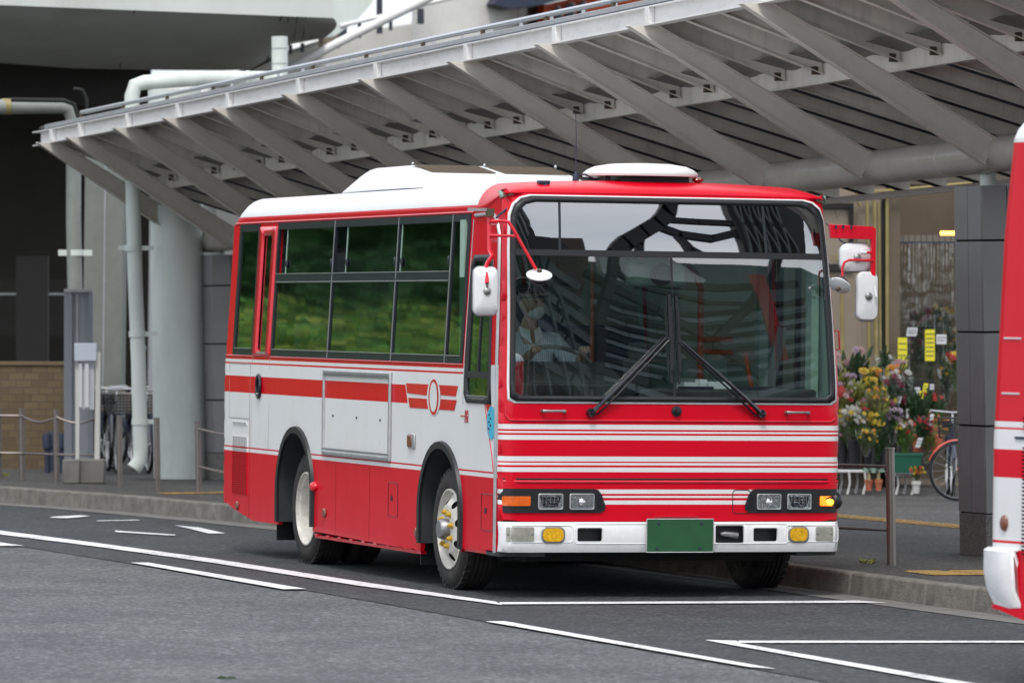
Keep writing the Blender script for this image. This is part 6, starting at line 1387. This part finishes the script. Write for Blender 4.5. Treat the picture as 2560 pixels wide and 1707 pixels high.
for px_, p0, p1, Y_, lb in ((2104,1100,1172,14.9,'black bucket at the left end of the front row'),(2134,1098,1172,14.8,'black bucket under the big white bouquet'),(2168,1108,1174,14.8,'black bucket under the low orange bunch'),(2200,1040,1170,15.0,'black bucket right of the middle of the front row'),(2232,985,1130,15.3,'tall black bucket holding the maroon bunch'),(2200,975,1060,15.5,'black bucket in the raised back row')): tub(px_, p0, p1, .062, Y_, M['bucket'], lb)
tub(2172,1198,1226,.036,14.25,M['terra'],'left terracotta pot of a pair holding succulents',.75,'flower_pot','flower pot'); tub(2196,1198,1226,.036,14.2,M['terra'],'right terracotta pot of a pair holding succulents',.75,'flower_pot','flower pot'); tub(2290,1202,1233,.042,14.2,M['benchw'],'small white pot with orange flowers',.7,'flower_pot','flower pot')
for px_, lb in ((2172,'left succulent with a pale stem in a terracotta pot'),(2196,'right succulent with a pale stem in a terracotta pot')):
    b_ = at(px_,1200,14.22); q = MB(); q.tube([b_, b_+Vector((0,0,.085))], [.018,.012], 8); t_ = q.build('succulent', mat('pale_stem', (.35,.28,.15), .7) if 'pale_stem' not in bpy.data.materials else bpy.data.materials['pale_stem'], origin=b_); tag(t_, lb, 'succulent', 'succulents')
    q = MB(); rnd = random.Random(px_)
    for k_ in range(22): a1 = rnd.uniform(0, 6.28); leafq(q, b_+Vector((0,0,.08)), Vector((math.cos(a1), math.sin(a1), rnd.uniform(.0,.9))), .07, .012)
    q.build('leaves', M['succ'], t_)
def trough(x0, x1, y0, y1, Y, d, m_, label):
    A_ = at(x0,y1,Y); B_ = at(x1,y1,Y); h = (at(x0,y0,Y)-A_).length; w_ = (B_-A_).length; q = MB(); c_ = (A_+B_)/2; ex = Vector((CR.x,CR.y,0)).normalized(); ey = Vector((-ex.y,ex.x,0)); vs = []
    for sc_, hh in ((.88,0),(1,h),(1.05,h),(1.05,h-.025),(.98,h-.025)):
        for a1, b1 in ((-1,-1),(1,-1),(1,1),(-1,1)): vs.append(c_+ey*d/2+ex*a1*w_/2*sc_+ey*b1*d/2*sc_+Vector((0,0,hh)))
    q.add(vs, [(i*4+j, i*4+(j+1) % 4, (i+1)*4+(j+1) % 4, (i+1)*4+j) for i in range(4) for j in range(4)] + [(0,3,2,1)]); q.add([v+Vector((0,0,-.02)) for v in vs[4:8]], [(0,1,2,3)])
    return tag(q.build('planter', m_, origin=c_, bevel=.006), label, 'planter', 'planters at the flower stall')
trough(2236,2302,1133,1182,14.4,.18,M['planter'],'long green planter beside the steel post'); trough(2282,2356,1086,1130,14.9,.16,M['terra'],'terracotta trough behind the green planter'); trough(2288,2345,1036,1062,15.3,.14,M['terra'],'upper terracotta trough below the black basket')
# white low benches
def bench(x0, x1, y0, Y, label):
    A_ = at(x0,y0,Y); B_ = at(x1,y0,Y); ex = (B_-A_).normalized(); ey = Vector((-ex.y,ex.x,0)).normalized(); t_ = thing('display_bench', (A_.x, A_.y, .15), label, 'bench', 'white display benches'); hz = A_.z-.15
    q = MB(); q.obox((A_+B_)/2+ey*.11, ex*((B_-A_).length/2), ey*.12, (0,0,.011)); q.build('top', M['benchw'], t_, bevel=.004)
    L_ = (B_-A_).length; k_ = 0; s = .03
    while s < L_-.02:
        for d_ in (0,.2): q = MB(); p = A_+ex*s+ey*d_; q.tube([p, p+ex*(.012)+Vector((0,0,-hz*.5)), p+ex*(-.012)+Vector((0,0,-hz))], [.013,.009,.013], 6); q.build('leg', M['benchw'], t_)
        s += .16
bench(2075,2200,1178,14.6,'long low white display bench under the black buckets'); bench(2236,2300,1187,14.5,'short low white display bench under the green planter')
q = MB(); 
for k_ in range(9): q.tube([at(2334+k_*3.2,1064+k_*.6,14.7), at(2335+k_*3,1084+k_*.3,14.7)], .003, 5)
q.tube([at(2332,1063,14.7), at(2362,1069,14.7)], .004, 5); q.tube([at(2333,1084,14.7), at(2362,1088,14.7)], .004, 5); tag(q.build('wire_rack', M['yell']), 'small wire rack standing on the terracotta trough', 'rack')
q = MB(); q.box(*sorted((at(2343,0,15).x, at(2352,0,15).x)), 14.98, 15.0, at(0,983,15).z-.01, at(0,976,15).z+.012); tag(q.build('red_tag', FL['red']), 'small red tag on the rim of the black basket', 'tag')
# ================================================================== ACROSS THE ROAD (seen mirrored in the glass and paint)
def leaf_cloud(name, boxes, n, size, mats_, parent=None, seed=3):
    q = MB(); rnd = random.Random(seed)
    for k_ in range(n):
        cx, cy, cz, rx, ry, rz_ = rnd.choice(boxes); 
        while True:
            u = Vector((rnd.uniform(-1,1), rnd.uniform(-1,1), rnd.uniform(-1,1)))
            if u.length < 1 and u.length > .45: break
        p = Vector((cx+u.x*rx, cy+u.y*ry, cz+u.z*rz_)); d = Vector((rnd.uniform(-1,1), rnd.uniform(-1,1), rnd.uniform(-.6,1))).normalized(); s_ = d.orthogonal().normalized()*size*rnd.uniform(.3,.6)
        q.add([p-s_, p+d*size*rnd.uniform(.6,1.2), p+s_, p-d*size*.4], [(0,1,2,3)], rnd.randrange(len(mats_)))
    return q.build(name, mats_, parent)
hy = mat('hedge_yellow', (.36,.46,.05), .5); hg = mat('hedge_mid', (.16,.42,.05), .5); hd = mat('hedge_dark', (.03,.12,.02), .6)
hd2 = mat('tree_dark', (.035,.11,.02), .6)
rnd = random.Random(5)
hb = []
for i in range(60):
    x = -17+15*i/59; hb.append((x, 33+rnd.uniform(-.8,.8)+.1*(x+9), rnd.uniform(1.6,2.15)-(.45 if i % 7 == 3 else 0), 1.1, .8, rnd.uniform(.75,1.0)))
    hb.append((x+rnd.uniform(-.3,.3), 32.2+rnd.uniform(-.5,.5), rnd.uniform(.4,1.4), .8, .7, .6))
h_ = leaf_cloud('hedge', hb, 42000, .075, [hy, hg, hg, hd, hy]); tag(h_, 'long bright green hedge across the road, mirrored in the bus windows', 'hedge')
for i in range(5):
    x = -18+3.6*i; y = 38+.6*(i % 2); t_ = thing('tree', (x, y, 0), ['dark tree at the near end of the hedge across the road','dark tree second along the hedge across the road','dark tree in the middle of the hedge across the road','dark tree fourth along the hedge across the road','dark tree at the far end of the hedge across the road'][i], 'tree', 'dark trees behind the hedge')
    q = MB(); q.tube([(x,y,0),(x+.1,y,1.5),(x-.1,y+.2,3.2),(x+.2,y,5)], [.22,.18,.14,.06], 10); q.tube([(x,y,2.2),(x+1.2,y+.6,3.9)], [.10,.04], 8); q.tube([(x,y,2.6),(x-1.1,y-.9,4.2)], [.10,.04], 8); q.build('trunk', M['bolt'], t_)
    leaf_cloud('crown', [(x+rnd.uniform(-1.6,1.6), y+rnd.uniform(-1,1), rnd.uniform(2.4,6.8), 1.7, 1.6, 1.3) for _ in range(10)], 9000, .15, [hd, hd2, hd2], t_, seed=i)
q = MB(); q.prism([(-24,41,0),(-1,41,0),(-1,41,8),(-24,41,8)], (0,1,0)); tag(q.build('garden_wall', hd, origin=(-30,30,0)), 'tall ivy covered wall behind the trees across the road', 'wall')
# unseen hall behind the camera, shaped for its reflection in the windscreen
op = thing('station_hall', (11.5,-30,0), 'station hall with curved dark ribs and slats shaped to mirror in the bus windscreen', 'building')
dk_ = mat('rib_dark', (.012,.013,.018), .6); slm = mat('slat_grey', (.24,.28,.29), .5); pale = mat('pale_ceiling', (.75,.80,.78), .7, var=.15, vscale=.8, stretch=(1,1,6)); winm = mat('hall_glass', (.02,.03,.03), .6)
bandm = mat('band_grey', (.15,.165,.165), .5); wingm = mat('wing_brown', (.11,.07,.055), .7); tealm = mat('teal_glass', (.10,.15,.155), .5); redw = mat('red_banner', (.30,.03,.03), .7)
def H(u, v, dy=0):                                             # windscreen coordinates -> world, so each shape mirrors in its place
    x = .05+(u-170)/1880*2.2; z = 2.165-(v-450)/840*.885
    return Vector((8.9+2.75*x, -30+dy, 4.6+9.2*(z-1.27)))
def hpoly(name, pts, m_, dy=0, d=.3): q = MB(); q.prism([H(u, v, dy) for u, v in pts], (0,-d,0)); return q.build(name, m_, op)
def hstrip(name, pts, w_, m_, dy=0):
    q = MB()
    for (a_, b_), (c_, d_) in zip(pts[:-1], pts[1:]):
        A_ = Vector((a_, b_)); B_ = Vector((c_, d_)); t_ = (B_-A_).normalized(); n_ = Vector((-t_.y, t_.x))*w_/2; A_ -= t_*w_*.12; B_ += t_*w_*.12
        q.prism([H(*(A_-n_), dy), H(*(B_-n_), dy), H(*(B_+n_), dy), H(*(A_+n_), dy)], (0,-.25,0))
    return q.build(name, m_, op)
hpoly('back_wall', [(-1500,1900),(3600,1900),(3600,420),(-1500,420)], tealm, -3.0, .4)
hpoly('office_wing', [(-1500,1900),(680,1900),(705,1200),(760,820),(930,440),(930,300),(420,300),(-1500,-200)], wingm, -1.2, .6)
for k_ in range(7):                                            # slanting window bands of the wing
    o_ = k_*118
    hstrip('wing_band', [(-600,60+o_*1.15-200), (330,430+o_*1.15-230), (640,700+o_*1.0-200), (800,790+o_-160)], 52, bandm, -1.0)
    hstrip('wing_window', [(-600,120+o_*1.15-200), (320,490+o_*1.15-230), (620,755+o_*1.0-200), (740,830+o_-150)], 40, winm, -1.05)
for u_ in (250,350,460,570,660): hstrip('mullion', [(u_-120,300),(u_,700),(u_+40,1300)], 12, bandm, -.9)
hpoly('ceiling', [(1005,430),(1008,520),(1060,560),(1130,584),(1400,592),(1600,600),(1650,560),(1560,500),(1420,440)], pale, -1.5, .2)
hstrip('rib', [(690,1500),(705,1200),(760,905),(830,745),(905,590),(960,470)], 46, dk_, 0)
hstrip('rib', [(800,560),(900,640),(1150,790),(1440,990),(1700,1200)], 44, dk_, -.3)
hstrip('rib', [(2060,430),(1940,560),(1700,790),(1440,1000),(1130,1230)], 40, dk_, -.4)
hstrip('rib', [(1090,600),(1300,625),(1620,640),(2100,600)], 46, dk_, -.5)
hstrip('rib', [(1000,470),(1010,560),(1100,640),(1500,740),(2100,730)], 22, dk_, -.5)
for k_ in range(9):
    v_ = 700+k_*78+(9 if k_ % 3 == 1 else -7 if k_ % 3 == 2 else 0); hstrip('slat', [(860-k_*17,v_-10),(1000,v_+58),(1180,v_+98),(1440,v_+110),(1720,v_+80),(2200,v_-10)], 30, dk_, -.8)
    hstrip('slat', [(860-k_*17,v_+24),(1000,v_+92),(1180,v_+132),(1440,v_+146),(1720,v_+116),(2200,v_+24)], 26, slm, -.9)
hpoly('banner', [(1765,560),(1860,560),(1850,880),(1840,1100),(1770,1100)], redw, -.1, .1)
hpoly('pale_stay', [(1650,1260),(1720,1260),(1880,900),(1830,890)], bandm, -.05, .1)
hstrip('rib', [(960,430),(1040,370),(1180,300),(1300,240),(1390,170),(1440,100),(1470,0)], 84, dk_, .2)
hstrip('rib', [(1290,255),(1420,310),(1600,335),(1780,290),(2000,270)], 46, dk_, .1)
hstrip('rib', [(1400,215),(1560,222),(1800,228)], 34, dk_, .1); hstrip('rib', [(1170,310),(1130,380),(1100,460)], 40, dk_, .1); hstrip('rib', [(1400,320),(1450,400),(1620,470)], 36, dk_, .1)
hpoly('dome_block', [(120,470),(120,330),(230,292),(330,290),(430,312),(490,338),(600,350),(670,385),(715,430),(715,470)], dk_, .1, .3)
hpoly('side_block', [(1765,430),(1765,100),(1800,20),(2400,20),(2400,430)], mat('block_dark', (.028,.026,.03), .6), .15, .3)
for a_ in range(5): hstrip('lattice', [(1790+a_*60,420),(1850+a_*60,60)], 8, bandm, .3); hstrip('lattice', [(1850+a_*60,420),(1790+a_*60,60)], 8, bandm, .3)

# small things on the ground
p_ = atz(541, 1694, .004); q = MB(); leafq(q, p_, Vector((1,.15,.02)), .07, .012); leafq(q, p_+Vector((.05,.01,0)), Vector((1,-.2,.03)), .06, .010); tag(q.build('fallen_leaf', M['leafd'], origin=p_), 'dark curled leaf lying on the road in the foreground', 'leaf')
for px_, py_, lb in ((2168,1408,'small weed in the kerb joint beside the steel post'),(598,1250,'small weed at the foot of the kerb behind the bus'),(12,1190,'small weed at the kerb below the tiled wall')):
    p_ = atz(px_, py_, .15); q = MB(); rnd = random.Random(px_)
    for k_ in range(26): a1 = rnd.uniform(0, 6.28); leafq(q, p_+Vector((rnd.uniform(-.03,.03), rnd.uniform(-.08,.08), 0)), Vector((math.cos(a1)*.6, math.sin(a1)*.6, rnd.uniform(.3,1))), rnd.uniform(.03,.06), .006)
    tag(q.build('weed', M['leafy'], origin=p_), lb, 'weed', 'weeds along the kerb')
